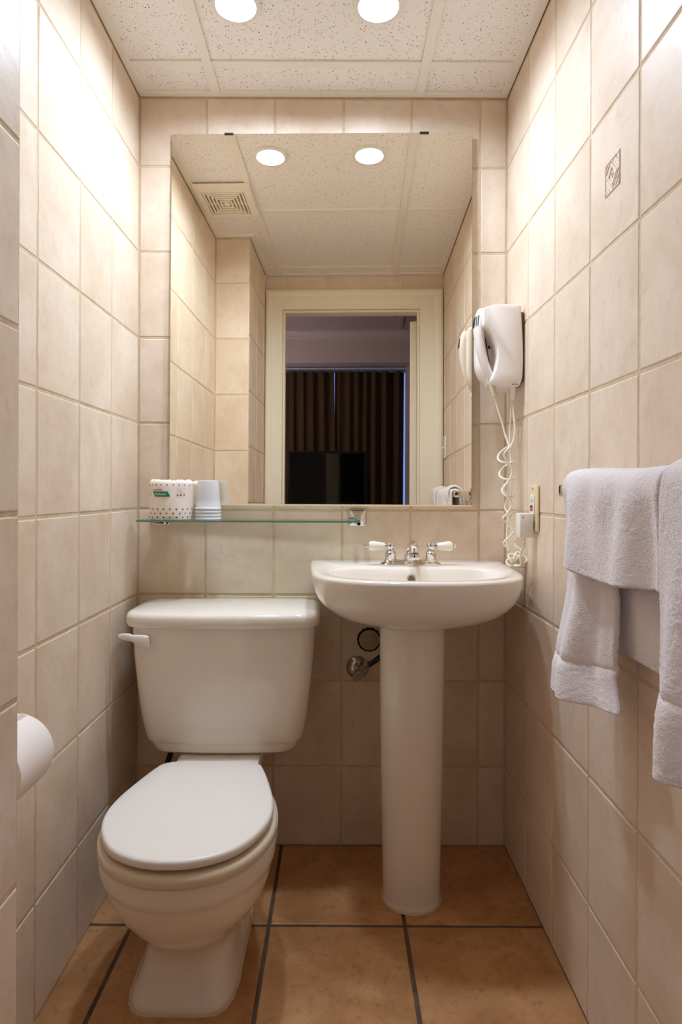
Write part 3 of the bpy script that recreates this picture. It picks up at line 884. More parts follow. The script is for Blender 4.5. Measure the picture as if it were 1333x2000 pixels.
# ------------------------------------------------------------------ toilet
TX = -0.303
toilet = thing('toilet', 'white two-piece toilet with closed lid standing left of the sink', 'toilet', (TX, D - 0.4, 0))
def rrect(hw, y0, y1, z, r, bow=0.0, n=7, tx=-0.297):
    lp = []
    cyy, hd = (y0 + y1) / 2, (y1 - y0) / 2
    for q, (sx, sy) in enumerate(((1, 1), (-1, 1), (-1, -1), (1, -1))):
        for k in range(n):
            a = PI / 2 * q + PI / 2 * k / (n - 1)
            x = sx * (hw - r) + r * math.cos(a); y = sy * (hd - r) + r * math.sin(a)
            if y > 0: y += bow * (1 - (x / hw) ** 2) * min(1, y / max(hd - r, 1e-4))
            lp.append((x, y))
        if q in (0, 2):   # extra points along the long sides keep the bow smooth
            s = 1 if q == 0 else -1
            for k in range(1, 12):
                x = s * (hw - r) * (1 - 2 * k / 12); y = s * hd
                if y > 0: y += bow * (1 - (x / hw) ** 2)
                lp.append((x, y))
    return [W(tx + x, cyy + y, z) for x, y in lp]
b = bmesh.new()
loft(b, [rrect(0.150, 0.05, 0.170, 0.349, 0.03, 0.006), rrect(0.180, 0.035, 0.192, 0.351, 0.04, 0.010), rrect(0.190, 0.03, 0.200, 0.358, 0.045, 0.012),
         rrect(0.195, 0.027, 0.203, 0.374, 0.045, 0.012), rrect(0.196, 0.026, 0.203, 0.380, 0.045, 0.012),
         rrect(0.205, 0.025, 0.2085, 0.385, 0.045, 0.012), rrect(0.210, 0.024, 0.211, 0.40, 0.045, 0.013), rrect(0.219, 0.022, 0.217, 0.45, 0.045, 0.014),
         rrect(0.228, 0.02, 0.222, 0.53, 0.045, 0.015), rrect(0.235, 0.018, 0.225, 0.61, 0.045, 0.015), rrect(0.239, 0.018, 0.226, 0.684, 0.045, 0.015)])
tank = part('tank', b, M_PORC, toilet)
b = bmesh.new()
loft(b, [rrect(0.236, 0.02, 0.222, 0.6845, 0.04, 0.014), rrect(0.246, 0.012, 0.234, 0.6845, 0.045, 0.015), rrect(0.2495, 0.010, 0.238, 0.688, 0.045, 0.016), rrect(0.2515, 0.009, 0.240, 0.696, 0.045, 0.016),
         rrect(0.2515, 0.009, 0.240, 0.710, 0.045, 0.016), rrect(0.2495, 0.010, 0.2375, 0.7165, 0.045, 0.016), rrect(0.245, 0.012, 0.232, 0.7215, 0.045, 0.015),
         rrect(0.236, 0.017, 0.222, 0.7245, 0.045, 0.012), rrect(0.21, 0.035, 0.20, 0.7275, 0.04, 0.010), rrect(0.12, 0.07, 0.15, 0.7295, 0.03, 0.0)])
part('tank_lid', b, M_PORC, toilet, angle=60)
# flush lever on the front of the tank, upper left
lx, lz = TX - 0.186, 0.660
ly = 0.232
b = bmesh.new(); lathe(b, [(0.0, ly - 0.020), (0.011, ly - 0.020), (0.012, ly + 0.004), (0.009, ly + 0.008), (0.0, ly + 0.0085)], (0, 0, 0), 'Y', 20)
b.transform(Matrix.Translation((lx, D, lz)) @ Matrix.Diagonal((1, -1, 1, 1)))
lev = part('flush_lever', b, M_WHITE, toilet)
b = bmesh.new()
secs = [(0.014, -0.004, 0.015, 0.007), (0.004, -0.003, 0.0165, 0.009), (-0.012, 0.001, 0.0135, 0.009), (-0.028, 0.006, 0.0085, 0.008), (-0.036, 0.008, 0.0095, 0.008), (-0.052, 0.010, 0.0075, 0.007), (-0.062, 0.011, 0.004, 0.005)]
loops = []
for sx, sz, hz, hy in secs:
    lp = []
    for k in range(16):
        a = 2 * PI * k / 16
        c, s = math.cos(a), math.sin(a)
        lp.append(W(lx + sx, ly + 0.012 + 0.006 + abs(c) ** 0.6 * (1 if c > 0 else -1) * hy * 0.8 - 0.0 + (-0.062 - sx) * 0.0, lz + sz - 0.004 + abs(s) ** 0.6 * (1 if s > 0 else -1) * hz))
    loops.append(lp)
loft(b, loops)
part('lever_arm', b, M_WHITE, lev)

def egg(w, yc, Lf, Lb, z, nf=2.0, nb=2.4, n=72, tx=TX):
    tx = tx - 0.012 * max(0.0, 1 - z / 0.15)
    w = w + 0.004 * max(0.0, 1 - z / 0.05)
    lp = []
    for k in range(n):
        a = 2 * PI * k / n
        s, c = math.sin(a), math.cos(a)
        e = 2.0 / (nf if c > 0 else nb)
        x = w * abs(s) ** e * (1 if s >= 0 else -1)
        y = (Lf if c > 0 else Lb) * abs(c) ** e * (1 if c >= 0 else -1)
        lp.append(W(tx + x, yc + y, z))
    return lp
def interp_sections(keys, sub=5):
    vs = [Vector(k[:4]) for k in keys]
    out = []
    n = len(keys)
    for i in range(n - 1):
        for q in range(sub):
            t = q / sub
            def cm(j):
                p0, p1, p2, p3 = keys[max(i - 1, 0)][j], keys[i][j], keys[i + 1][j], keys[min(i + 2, n - 1)][j]
                return 0.5 * (2 * p1 + (p2 - p0) * t + (2 * p0 - 5 * p1 + 4 * p2 - p3) * t * t + (3 * p1 - p0 - 3 * p2 + p3) * t ** 3)
            out.append([cm(j) for j in range(len(keys[0]))])
    out.append(list(keys[-1]))
    return out
#        z     w     yc    Lf     Lb    nf   nb
bowl_keys = [(0.000, 0.105, 0.40, 0.196, 0.20, 5.0, 4.0), (0.012, 0.104, 0.40, 0.194, 0.20, 5.0, 4.0), (0.030, 0.100, 0.40, 0.186, 0.20, 4.6, 4.0),
             (0.070, 0.094, 0.40, 0.172, 0.20, 4.0, 4.0), (0.105, 0.093, 0.41, 0.162, 0.20, 3.4, 4.0), (0.130, 0.102, 0.43, 0.165, 0.215, 2.6, 3.6),
             (0.150, 0.116, 0.455, 0.168, 0.235, 2.2, 3.2), (0.180, 0.137, 0.49, 0.165, 0.26, 2.05, 3.0), (0.215, 0.155, 0.51, 0.170, 0.27, 2.0, 2.8),
             (0.250, 0.166, 0.522, 0.174, 0.27, 2.0, 2.6), (0.270, 0.1695, 0.527, 0.1765, 0.27, 2.0, 2.5), (0.284, 0.175, 0.53, 0.181, 0.27, 2.0, 2.5), (0.300, 0.178, 0.53, 0.184, 0.27, 2.0, 2.5), (0.321, 0.178, 0.53, 0.184, 0.27, 2.0, 2.5)]
b = bmesh.new()
loops = [egg(k[1], k[2], k[3], k[4], k[0], k[5], k[6]) for k in interp_sections(bowl_keys, 4)]
loops.append(egg(0.172, 0.53, 0.178, 0.265, 0.3245, 2.0, 2.5)); loops.append(egg(0.10, 0.53, 0.10, 0.2, 0.3245, 2.0, 2.5))
loft(b, loops)
part('bowl', b, M_PORC, toilet, angle=60)
b = bmesh.new()   # deck behind the seat that carries the tank
loft(b, [rrect(0.085, 0.06, 0.30, 0.22, 0.03, tx=TX), rrect(0.10, 0.05, 0.31, 0.28, 0.03, tx=TX), rrect(0.108, 0.04, 0.32, 0.33, 0.03, tx=TX), rrect(0.104, 0.045, 0.315, 0.3455, 0.028, tx=TX), rrect(0.09, 0.06, 0.30, 0.348, 0.02, tx=TX)])
part('tank_deck', b, M_PORC, toilet)

half_lid = [(0, 0.716), (0.058, 0.707), (0.112, 0.676), (0.150, 0.622), (0.170, 0.555), (0.168, 0.485), (0.151, 0.410), (0.132, 0.345), (0.115, 0.309), (0.070, 0.2965), (0, 0.2955)]
half_seat = [(x * 1.045, 0.53 + (y - 0.53) * (1.030 if y > 0.53 else 0.985)) for x, y in half_lid]
PL = polar_outline(half_lid, 0.53, 96); PS = polar_outline(half_seat, 0.53, 96)
def ring(P, s, z, off=0.0, tx=TX):
    lp = []
    for x, y in P:
        r = math.hypot(x, y); f = (r * s + off) / r
        lp.append(W(tx + x * f, 0.53 + y * f, z))
    return lp
b = bmesh.new()
loft(b, [ring(PS, 1, 0.326, -0.010), ring(PS, 1, 0.3265, -0.003), ring(PS, 1, 0.330, 0.0), ring(PS, 1, 0.342, -0.0005), ring(PS, 1, 0.3475, -0.004), ring(PS, 1, 0.3495, -0.012),
         ring(PS, 0.66, 0.3495), ring(PS, 0.64, 0.345), ring(PS, 0.64, 0.326)], False, False, closed=True)
part('seat', b, M_SEATR, toilet, angle=60, label='cream seat ring under the lid')
b = bmesh.new()
loft(b, [ring(PL, 0.95, 0.3575), ring(PL, 1, 0.3575, -0.004), ring(PL, 1, 0.3590, -0.001), ring(PL, 1, 0.364, 0.0), ring(PL, 1, 0.3705, -0.0006), ring(PL, 1, 0.3735, -0.0025), ring(PL, 1, 0.3752, -0.007),
         ring(PL, 0.8, 0.3760), ring(PL, 0.5, 0.3765), ring(PL, 0.05, 0.377)])
part('seat_lid', b, M_SEAT, toilet, angle=60)
for s in (-1, 1):
    b = bmesh.new()
    lathe(b, [(0.0, -0.016), (0.009, -0.016), (0.010, -0.012), (0.010, 0.012), (0.009, 0.016), (0, 0.016)], (TX + s * 0.07, D - 0.288, 0.358), 'X', 14)
    part('hinge', b, M_SEAT, toilet)
    b = bmesh.new()
    bx, by = TX - 0.009 + s * 0.0875, 0.395
    lathe(b, [(0.0135, 0.0), (0.0145, 0.004), (0.0135, 0.02), (0.010, 0.027), (0.0, 0.029)], W(bx, by, 0.038), n=20)
    lathe(b, [(0.0165, -0.038), (0.0160, 0.0)], W(bx, by, 0.0385), n=20)
    part('bolt_cap', b, M_PORC, toilet)
# trapway bulge on both sides
for s in (-1, 1):
    b = bmesh.new()
    pth = catmull([W(TX + s * 0.070, 0.50, 0.17), W(TX + s * 0.078, 0.42, 0.13), W(TX + s * 0.078, 0.34, 0.16), W(TX + s * 0.074, 0.27, 0.12), W(TX + s * 0.072, 0.23, 0.02)], 6)
    tube(b, pth, 0.036, 16)
    part('trapway', b, M_PORC, toilet)
b = bmesh.new()
def foot(off, z, j=0.0):
    lp = egg(0.105 + off, 0.40, 0.196 + off, 0.20 + off, z, 5.0, 4.0)
    return [v + Vector((0.0010 * math.sin(k * 1.7), 0.0010 * math.sin(k * 2.3 + 1), 0)) * j for k, v in enumerate(lp)]
loft(b, [foot(-0.004, 0.0003), foot(0.0045, 0.0003, 1), foot(0.003, 0.003, 1), foot(-0.001, 0.005), foot(-0.004, 0.005)], False, False, closed=True)
part('caulk_bead', b, M_CAULK, toilet, label='rough caulk line round the foot')
# supply hose and stop at the wall behind the toilet
hose = thing('toilet_supply_valve', 'dark water supply hose and valve behind the toilet, under the tank', 'valve', (-0.478, D, 0.19))
b = bmesh.new(); tube(b, catmull([W(-0.455, 0.10, 0.349), W(-0.457, 0.10, 0.315), W(-0.470, 0.095, 0.275), W(-0.478, 0.075, 0.235), W(-0.478, 0.066, 0.20)], 6), 0.0075, 12)
part('hose', b, M_BLACK, hose)
b = bmesh.new(); lathe(b, [(0.011, 0.325), (0.013, 0.33), (0.013, 0.3485)], W(-0.4555, 0.10, 0), n=8)
part('coupling_nut', b, M_BRUSH, hose)
b = bmesh.new(); lathe(b, [(0.024, 0.0), (0.022, 0.006), (0.008, 0.009), (0.008, 0.07), (0.011, 0.075), (0.011, 0.085), (0, 0.086)], (0, 0, 0), 'Y', 20)
b.transform(Matrix.Translation((-0.478, D, 0.19)) @ Matrix.Diagonal((1, -1, 1, 1)))
part('valve_body', b, M_BRUSH, hose)

# ------------------------------------------------------------------ pedestal sink
SX = 0.196
RIM = 0.836
sink = thing('pedestal_sink', 'white porcelain pedestal sink right of the toilet, below the mirror', 'sink', (SX, D - 0.25, 0))
half_rim = [(0, 0.463), (0.085, 0.458), (0.16, 0.437), (0.222, 0.390), (0.253, 0.320), (0.264, 0.23), (0.270, 0.12), (0.2725, 0.035), (0.262, 0.010), (0.20, 0.004), (0.1, 0.003), (0, 0.003)]
SC_Y = 0.235
PR = polar_outline(half_rim, SC_Y, 112)
half_in = [(0, 0.432), (0.09, 0.425), (0.155, 0.398), (0.200, 0.352), (0.217, 0.298), (0.210, 0.248), (0.182, 0.212), (0.130, 0.199), (0.07, 0.195), (0, 0.1945)]
IN_Y = 0.31
PIN = polar_outline(half_in, IN_Y, 112)
PED = [(0.108 * math.sin(2 * PI * k / 112), 0.012 + 0.100 * math.cos(2 * PI * k / 112)) for k in range(112)]
def sring(P, s, z, off=0.0, mixp=None, t=0.0, cy0=0.0):
    lp = []
    for k, (x, y) in enumerate(P):
        r = math.hypot(x, y); f = (r * s + off) / r
        vx, vy = x * f, y * f + cy0
        if mixp is not None:
            vx = vx * (1 - t) + mixp[k][0] * t; vy = vy * (1 - t) + mixp[k][1] * t
        if P is PIN: vy += IN_Y - SC_Y
        vy = max(vy, 0.003 - SC_Y)
        lp.append(W(SX + vx, SC_Y + vy, z))
    return lp
b = bmesh.new()
under = [(0.705, 1.00), (0.7065, 0.97), (0.7095, 0.88), (0.714, 0.75), (0.720, 0.60), (0.729, 0.44), (0.741, 0.30), (0.756, 0.185), (0.772, 0.100), (0.790, 0.046), (0.808, 0.015), (0.822, 0.002)]
loops = [sring(PED, 0.6, 0.7055), *[sring(PR, 1, z, 0, PED, t) for z, t in under]]
loops += [sring(PR, 1, RIM - 0.0085, 0.0), sring(PR, 1, RIM - 0.004, -0.0012), sring(PR, 1, RIM - 0.001, -0.0048), sring(PR, 1, RIM, -0.011),
          sring(PIN, 1, RIM + 0.0003, 0.006), sring(PIN, 1, RIM - 0.0015, 0.0015), sring(PIN, 1, RIM - 0.006, -0.003), sring(PIN, 1, RIM - 0.02, -0.009), sring(PIN, 0.93, RIM - 0.045, -0.008),
          sring(PIN, 0.83, RIM - 0.07, -0.008), sring(PIN, 0.66, RIM - 0.09, -0.008), sring(PIN, 0.40, RIM - 0.100, 0), sring(PIN, 0.12, RIM - 0.104, 0), sring(PIN, 0.02, RIM - 0.104, 0)]
loft(b, loops)
basin = part('basin', b, M_PORC, sink, angle=70)
b = bmesh.new()
oy = 0.2085
oh = Vector((SX - 0.004, D - oy, RIM - 0.0275))
lathe(b, [(0.0, 0.0), (0.0075, 0.0), (0.0085, -0.0015), (0.0105, -0.0028), (0.0115, -0.001), (0.0115, 0.01)], (0, 0, 0), 'Y', 24)
b.transform(Matrix.Translation(oh + Vector((0, -0.003, 0))))
ov = part('overflow_ring', b, M_BRUSH, sink, label='round overflow hole with worn metal rim')
b = bmesh.new(); lathe(b, [(0.0, -0.0006), (0.0078, -0.0006), (0.0078, 0.001)], (0, 0, 0), 'Y', 20); b.transform(Matrix.Translation(oh + Vector((0, -0.003, 0))))
part('overflow_hole', b, mat('overflow_bronze', (120, 92, 62), rough=0.5), ov)
b = bmesh.new(); lathe(b, [(0.021, RIM - 0.1035), (0.021, RIM - 0.101), (0.015, RIM - 0.1005), (0.013, RIM - 0.098), (0.0, RIM - 0.097)], W(SX, IN_Y, 0), n=24)
part('drain_stopper', b, M_CHROME, sink)
ped_keys = [(0.000, 0.0735, 0.073), (0.010, 0.0735, 0.073), (0.020, 0.0732, 0.072), (0.10, 0.0745, 0.072), (0.25, 0.0775, 0.074), (0.40, 0.0800, 0.076), (0.55, 0.0815, 0.077), (0.66, 0.0825, 0.078), (0.688, 0.083, 0.079), (0.698, 0.090, 0.085), (0.7045, 0.100, 0.092)]
PYC = 0.225
b = bmesh.new()
loops = []
for z, w, d in interp_sections(ped_keys, 3):
    n = 64
    lp = []
    for k in range(n):
        a = 2 * PI * k / n
        s, c = math.sin(a), math.cos(a)
        x = w * abs(s) ** 0.9 * (1 if s >= 0 else -1); y = d * abs(c) ** 0.9 * (1 if c >= 0 else -1)
        lp.append(W(SX - 0.004 + x, PYC + y, z))
    loops.append(lp)
loft(b, loops)
part('pedestal', b, M_PORC, sink, angle=60)
b = bmesh.new()
loops = []
for off, z, j in ((-0.002, 0.0003, 0), (0.0045, 0.0003, 1), (0.003, 0.003, 1), (-0.001, 0.006, 0), (-0.003, 0.006, 0)):
    loops.append([W(SX - 0.004 + (0.0735 + off + 0.001 * j * math.sin(q * 1.9)) * math.sin(2 * PI * q / 64), PYC + (0.073 + off + 0.001 * j * math.sin(q * 2.3)) * math.cos(2 * PI * q / 64), z) for q in range(64)])
loft(b, loops, False, False, closed=True)
part('caulk_bead', b, M_CAULK, sink)

# ------------------------------------------------------------------ faucet
FX, FY = SX + 0.002, 0.138
faucet = thing('faucet', 'chrome two-handle faucet with white porcelain levers on the sink deck', 'faucet', (FX, D - FY, RIM + 0.0005))
zf = RIM + 0.0006
b = bmesh.new()
def stadium(hl, r, z, n=12):
    lp = []
    for q, sx in ((0, 1), (1, -1)):
        for k in range(n + 1):
            a = -PI / 2 + PI * q + PI * k / n
            lp.append(Vector((FX + sx * hl + r * math.cos(a), D - FY + r * math.sin(a), z)))
    return lp
loft(b, [stadium(0.055, 0.0265, zf), stadium(0.055, 0.027, zf + 0.003), stadium(0.055, 0.0245, zf + 0.0065), stadium(0.055, 0.019, zf + 0.009), stadium(0.055, 0.0165, zf + 0.013), stadium(0.055, 0.0155, zf + 0.0135)])
part('base_plate', b, M_CHROME, faucet, angle=30)
b = bmesh.new()
path = catmull([W(FX, FY - 0.004, zf + 0.010), W(FX, FY, zf + 0.032), W(FX, FY + 0.018, zf + 0.050), W(FX, FY + 0.048, zf + 0.057), W(FX, FY + 0.073, zf + 0.051), W(FX, FY + 0.085, zf + 0.036)], 6)
rad = [0.0185 - 0.0065 * min(1, i / 18) for i in range(len(path))]
tube(b, path, rad, 20)
sp = part('spout', b, M_CHROME, faucet, angle=60)
b = bmesh.new(); lathe(b, [(0.0125, 0.0), (0.0132, 0.002), (0.0132, 0.010), (0.012, 0.014)], W(FX, FY + 0.086, zf + 0.0245), n=20)
part('aerator', b, M_CHROME, sp)
b = bmesh.new(); lathe(b, [(0.0022, 0.0), (0.0022, 0.052), (0.0045, 0.054), (0.005, 0.058), (0.003, 0.062), (0.0, 0.0625)], W(FX - 0.004, FY - 0.020, zf + 0.008), n=12)
part('lift_rod', b, M_CHROME, sp)
for s in (-1, 1):
    hx = FX + s * 0.0545
    b = bmesh.new()
    lathe(b, [(0.0165, 0.012), (0.0165, 0.015), (0.0145, 0.017), (0.0145, 0.034), (0.0130, 0.036), (0.009, 0.039), (0.0085, 0.0425), (0.0105, 0.046), (0.0115, 0.051), (0.0105, 0.056), (0.007, 0.0605), (0.0, 0.062)], W(hx, FY, zf), n=24)
    hd = part('handle', b, M_CHROME, faucet, angle=35)
    b = bmesh.new()
    zl = zf + 0.051
    lathe(b, [(0.005, s * 0.009), (0.0078, s * 0.012), (0.0062, s * 0.0145), (0.0085, s * 0.016)][::1], W(hx, FY, zl), 'X', 16)
    part('collar', b, M_CHROME, hd)
    b = bmesh.new()
    lathe(b, [(0.0, s * 0.0158), (0.0085, s * 0.016), (0.0095, s * 0.019), (0.011, s * 0.032), (0.0135, s * 0.045), (0.0138, s * 0.050), (0.012, s * 0.0555), (0.009, s * 0.0585), (0.0, s * 0.0588)], W(hx, FY, zl), 'X', 20)
    part('lever', b, M_PORC, hd, label='white porcelain lever')
    b = bmesh.new()
    lathe(b, [(0.006, s * 0.0585), (0.0062, s * 0.060), (0.003, s * 0.062), (0.0048, s * 0.065), (0.0045, s * 0.068), (0.001, s * 0.071)], W(hx, FY, zl), 'X', 14)
    part('finial', b, M_CHROME, hd)

# ------------------------------------------------------------------ plumbing under the sink
clean = thing('drain_cleanout', 'round pale drain cleanout plug in a dark hole under the sink', 'drain plug', (0.094, D, 0.602))
def ywise(prof, c, n=28):
    b = bmesh.new(); lathe(b, prof, (0, 0, 0), 'Y', n)
    b.transform(Matrix.Translation((c[0], D, c[1])) @ Matrix.Diagonal((1, -1, 1, 1)))
    return b
cc = (0.094, 0.602)
b = bmesh.new(); n = 40
def jr(r, y, j): return [Vector((cc[0] + (r + j * 0.0016 * math.sin(k * 2.9)) * math.cos(2 * PI * k / n), D - y, cc[1] + (r + j * 0.0016 * math.sin(k * 4.1)) * math.sin(2 * PI * k / n))) for k in range(n)]
loft(b, [jr(0.0285, 0.0005, 0), jr(0.0355, 0.0005, 1), jr(0.034, 0.0022, 1), jr(0.0285, 0.0022, 0)], False, False, closed=True)
part('hole_rim', b, M_DARK, clean, label='ragged dark gap round the plug')
part('plug_cap', ywise([(0.0, 0.004), (0.0295, 0.004), (0.030, 0.006), (0.029, 0.0105), (0.0265, 0.012), (0.0, 0.012)], cc), M_CAP, clean)
b = newbox(-0.0105, 0.0105, -0.010, 0, -0.0105, 0.0105, 0.001, 1)
b.transform(Matrix.Translation((cc[0] + 0.004, D - 0.012, cc[1] + 0.001)) @ Matrix.Rotation(math.radians(38), 4, 'Y'))
part('square_nut', b, M_CAP, clean)
valve = thing('stop_valve', 'round chrome water stop valve with short hose low under the sink, left of the pedestal', 'valve', (0.060, D, 0.521))
vc = (0.060, 0.521)
part('escutcheon', ywise([(0.0, 0.001), (0.034, 0.001), (0.0335, 0.004), (0.029, 0.010), (0.020, 0.015), (0.012, 0.017), (0.0, 0.017)], vc), M_BRUSH, valve)
part('valve_stem', ywise([(0.009, 0.016), (0.009, 0.042), (0.0115, 0.043), (0.0115, 0.062), (0.0, 0.0625)], vc), M_BRUSH, valve)
b = bmesh.new(); n = 24
def ov_(rx, rz, y): return [Vector((vc[0] - 0.004 + rx * math.cos(2 * PI * k / n), D - y, vc[1] - 0.006 + rz * math.sin(2 * PI * k / n))) for k in range(n)]
loft(b, [ov_(0.010, 0.006, 0.0625), ov_(0.018, 0.0095, 0.063), ov_(0.019, 0.010, 0.067), ov_(0.016, 0.008, 0.070)])
b.transform(Matrix.Translation((vc[0], 0, vc[1])) @ Matrix.Rotation(math.radians(-38), 4, 'Y') @ Matrix.Translation((-vc[0], 0, -vc[1])))
part('oval_handle', b, M_BRUSH, valve)
b = bmesh.new(); tube(b, [W(0.064, 0.053, 0.524), W(0.083, 0.054, 0.538), W(0.0835, 0.054, 0.5385), W(0.090, 0.054, 0.5435)], [0.009, 0.009, 0.0115, 0.0115], 6)
part('coupling_nut', b, M_BRUSH, valve)
b = bmesh.new(); tube(b, catmull([W(0.089, 0.054, 0.543), W(0.112, 0.056, 0.558), W(0.135, 0.065, 0.585), W(0.15, 0.075, 0.64), W(0.15, 0.09, 0.702)], 6), 0.0078, 12)
part('hose', b, M_BLACK, valve)

# ------------------------------------------------------------------ hair dryer on the right wall
dry = thing('hair_dryer', 'white wall-mounted hair dryer with handset and coiled cords on the right wall', 'hair dryer', (XR, 1.70, 1.31))
NY = 1.640
def xz(px, py, d=1.645): return ((px - 660.0) * d / 1220, EYE + (960.0 - py) * d / 1220)
full = [(1013, 594), (975, 593.8), (958, 595.5), (946, 600), (942.5, 606), (942, 634), (942, 700), (950, 725), (961, 737), (964, 745), (978, 750.5), (998, 753.5), (1011, 753), (1016, 746), (1019.5, 730), (1020.5, 690), (1018.5, 640), (1016, 606)]
notch = [(1013, 594), (975, 593.8), (958, 595.5), (946, 600), (943.5, 606), (943.5, 620), (943.5, 634.6), (952, 641), (960, 651.4), (966, 663), (970.4, 674.5), (971.8, 688), (971.4, 700.7), (968.3, 719.6), (961.5, 735.4), (964, 745), (978, 750.5), (998, 753.5), (1011, 753), (1016, 746), (1019.5, 730), (1020.5, 690), (1018.5, 640), (1016, 606)]
def slab_xz(outline, ya, yb, bevel, ins=0.0):
    P = [xz(*p) for p in outline]
    cxm = sum(p[0] for p in P) / len(P); czm = sum(p[1] for p in P) / len(P)
    P = [v for v in catmull([(p[0], p[1], 0) for p in P], 4, closed=True)]
    m = len(P)
    nrm = []
    for i in range(m):
        t = (P[(i + 1) % m] - P[i - 1]).normalized(); nrm.append(Vector((-t.y, t.x, 0)))
    area = sum(P[i].x * P[(i + 1) % m].y - P[(i + 1) % m].x * P[i].y for i in range(m))
    sgn = 1 if area > 0 else -1
    def lp(off, y): return [Vector((min(P[i].x + nrm[i].x * off * sgn, XR - 0.004), y, P[i].y + nrm[i].y * off * sgn)) for i in range(m)]
    b = bmesh.new()
    loft(b, [lp(bevel, ya), lp(bevel * 0.35, ya + bevel * 0.3), lp(0, ya + bevel), lp(0, yb - bevel), lp(bevel * 0.35, yb - bevel * 0.3), lp(bevel, yb)])
    return b
body = part('housing', slab_xz(full, NY + 0.066, NY + 0.122, 0.014), M_DRYER, dry, angle=40)
part('housing_cover', slab_xz(notch, NY, NY + 0.082, 0.003), M_DRYER, body, angle=28)
part('wall_plate', newbox(XR - 0.009, XR - 0.0002, NY + 0.012, NY + 0.112, 1.326, 1.512, 0.003, 1), mat('dryer_gap_shade', (120, 96, 72), rough=0.7), dry)  # plate coloured brown to paint the shadow between housing and wall
for dx, zz, rr_ in ((955.4, 677, 0.0042), (968.3, 684, 0.0050)):
    x_, z_ = xz(dx, zz, 1.706)
    b = bmesh.new(); lathe(b, [(0.0, -0.0009), (rr_, -0.0009), (rr_, 0.002)], (x_, NY + 0.066, z_), 'Y', 14)
    part('cradle_hole', b, M_BLACK if rr_ < 0.0045 else M_VENTD, body)
for k, (w_, x_) in enumerate(((4.0, 1001), (4.6, 1007.5))):
    a, z_ = xz(x_, 749.5)
    b = newbox(a - w_ * 0.0006, a + w_ * 0.0006, NY - 0.0006, NY + 0.001, z_ - 0.0009, z_ + 0.0009)
    part('rating_print', b, M_INK, body, False)
# handset
HS = [(939, 606, 0.010, 0.021), (936.5, 622, 0.015, 0.024), (934.5, 642, 0.0145, 0.025), (935, 662, 0.0125, 0.024), (938, 684, 0.0115, 0.022), (945, 708, 0.011, 0.019), (953, 727, 0.0098, 0.016), (959, 738, 0.0085, 0.012)]
loops = []
keys = []
for px2, py2, rx, ry in HS:
    x_, z_ = xz(px2, py2, 1.685); keys.append((x_, z_, rx, ry))
sec = interp_sections(keys, 4)
for i, (x_, z_, rx, ry) in enumerate(sec):
    q = sec[min(i + 1, len(sec) - 1)]; p = sec[max(i - 1, 0)]
    t = Vector((q[0] - p[0], 0, q[1] - p[1])).normalized(); nn = Vector((-t.z, 0, t.x))
    loops.append([Vector((x_, 1.682, z_)) + nn * rx * math.cos(2 * PI * k / 24) + Vector((0, ry * math.sin(2 * PI * k / 24), 0)) for k in range(24)])
b = bmesh.new(); loft(b, loops)
hand = part('handset', b, M_DRYER, dry, angle=60)
# dark intake slots along the outside of the handset head
for k in range(5):
    th_ = -1.0 + 0.32 * k
    b = bmesh.new()
    pts = [Vector((q[0] - (q[2] + 0.0002) * math.cos(th_), 1.682 + (q[3] + 0.0002) * math.sin(th_), q[1])) for q in sec[3:9]]
    tube(b, pts, [0.0004, 0.0017, 0.0017, 0.0017, 0.0017, 0.0004], 6)
    part('intake_slot', b, M_BLACK, hand)
e = sec[-1]
b = bmesh.new(); x2, z2 = xz(965.5, 774, 1.685)
tube(b, [(e[0] - 0.001, 1.682, e[1] + 0.004), (e[0] + 0.001, 1.682, e[1] - 0.010), (x2, 1.682, z2)], [0.0086, 0.0092, 0.0062], 14)
part('cord_sleeve', b, M_SLEEVE, hand)
xs_, zs_ = xz(1002, 755, 1.66)
b = bmesh.new(); tube(b, [(xs_, 1.662, zs_ + 0.008), (xs_, 1.662, zs_ - 0.004), (xs_ - 0.0008, 1.662, zs_ - 0.036)], [0.0066, 0.0066, 0.0050], 14)
part('cord_sleeve', b, M_DRYER, dry)
# coiled cord from the handset, hanging in loose turns
def PX(px, py, d): 
    x, z = xz(px, py, d); return Vector((x, d, z))
path = [PX(965.5, 772, 1.685), PX(973, 800, 1.684), PX(981, 825, 1.682), PX(986, 845, 1.68)]
coil = catmull(path, 6)
c0 = (985, 868); c1 = (1001, 1030)
turns = 5
for k in range(1, turns * 22 + 1):
    u = k / (turns * 22)
    a = -PI / 2 + 2 * PI * turns * u + 0.5
    ax = PX(c0[0] + (c1[0] - c0[0]) * u ** 1.05, c0[1] + (c1[1] - c0[1]) * u + (6 if u < 0.02 else 0), 1.672 + 0.004 * math.sin(9 * u))
    R_ = 0.0185 * (0.80 + 0.25 * math.sin(4.3 * u + 0.6))
    coil.append(ax + Vector((R_ * math.cos(a), R_ * 0.8 * math.sin(a), 0.010 * math.sin(a + 0.8))))
coil_end = coil[-1]
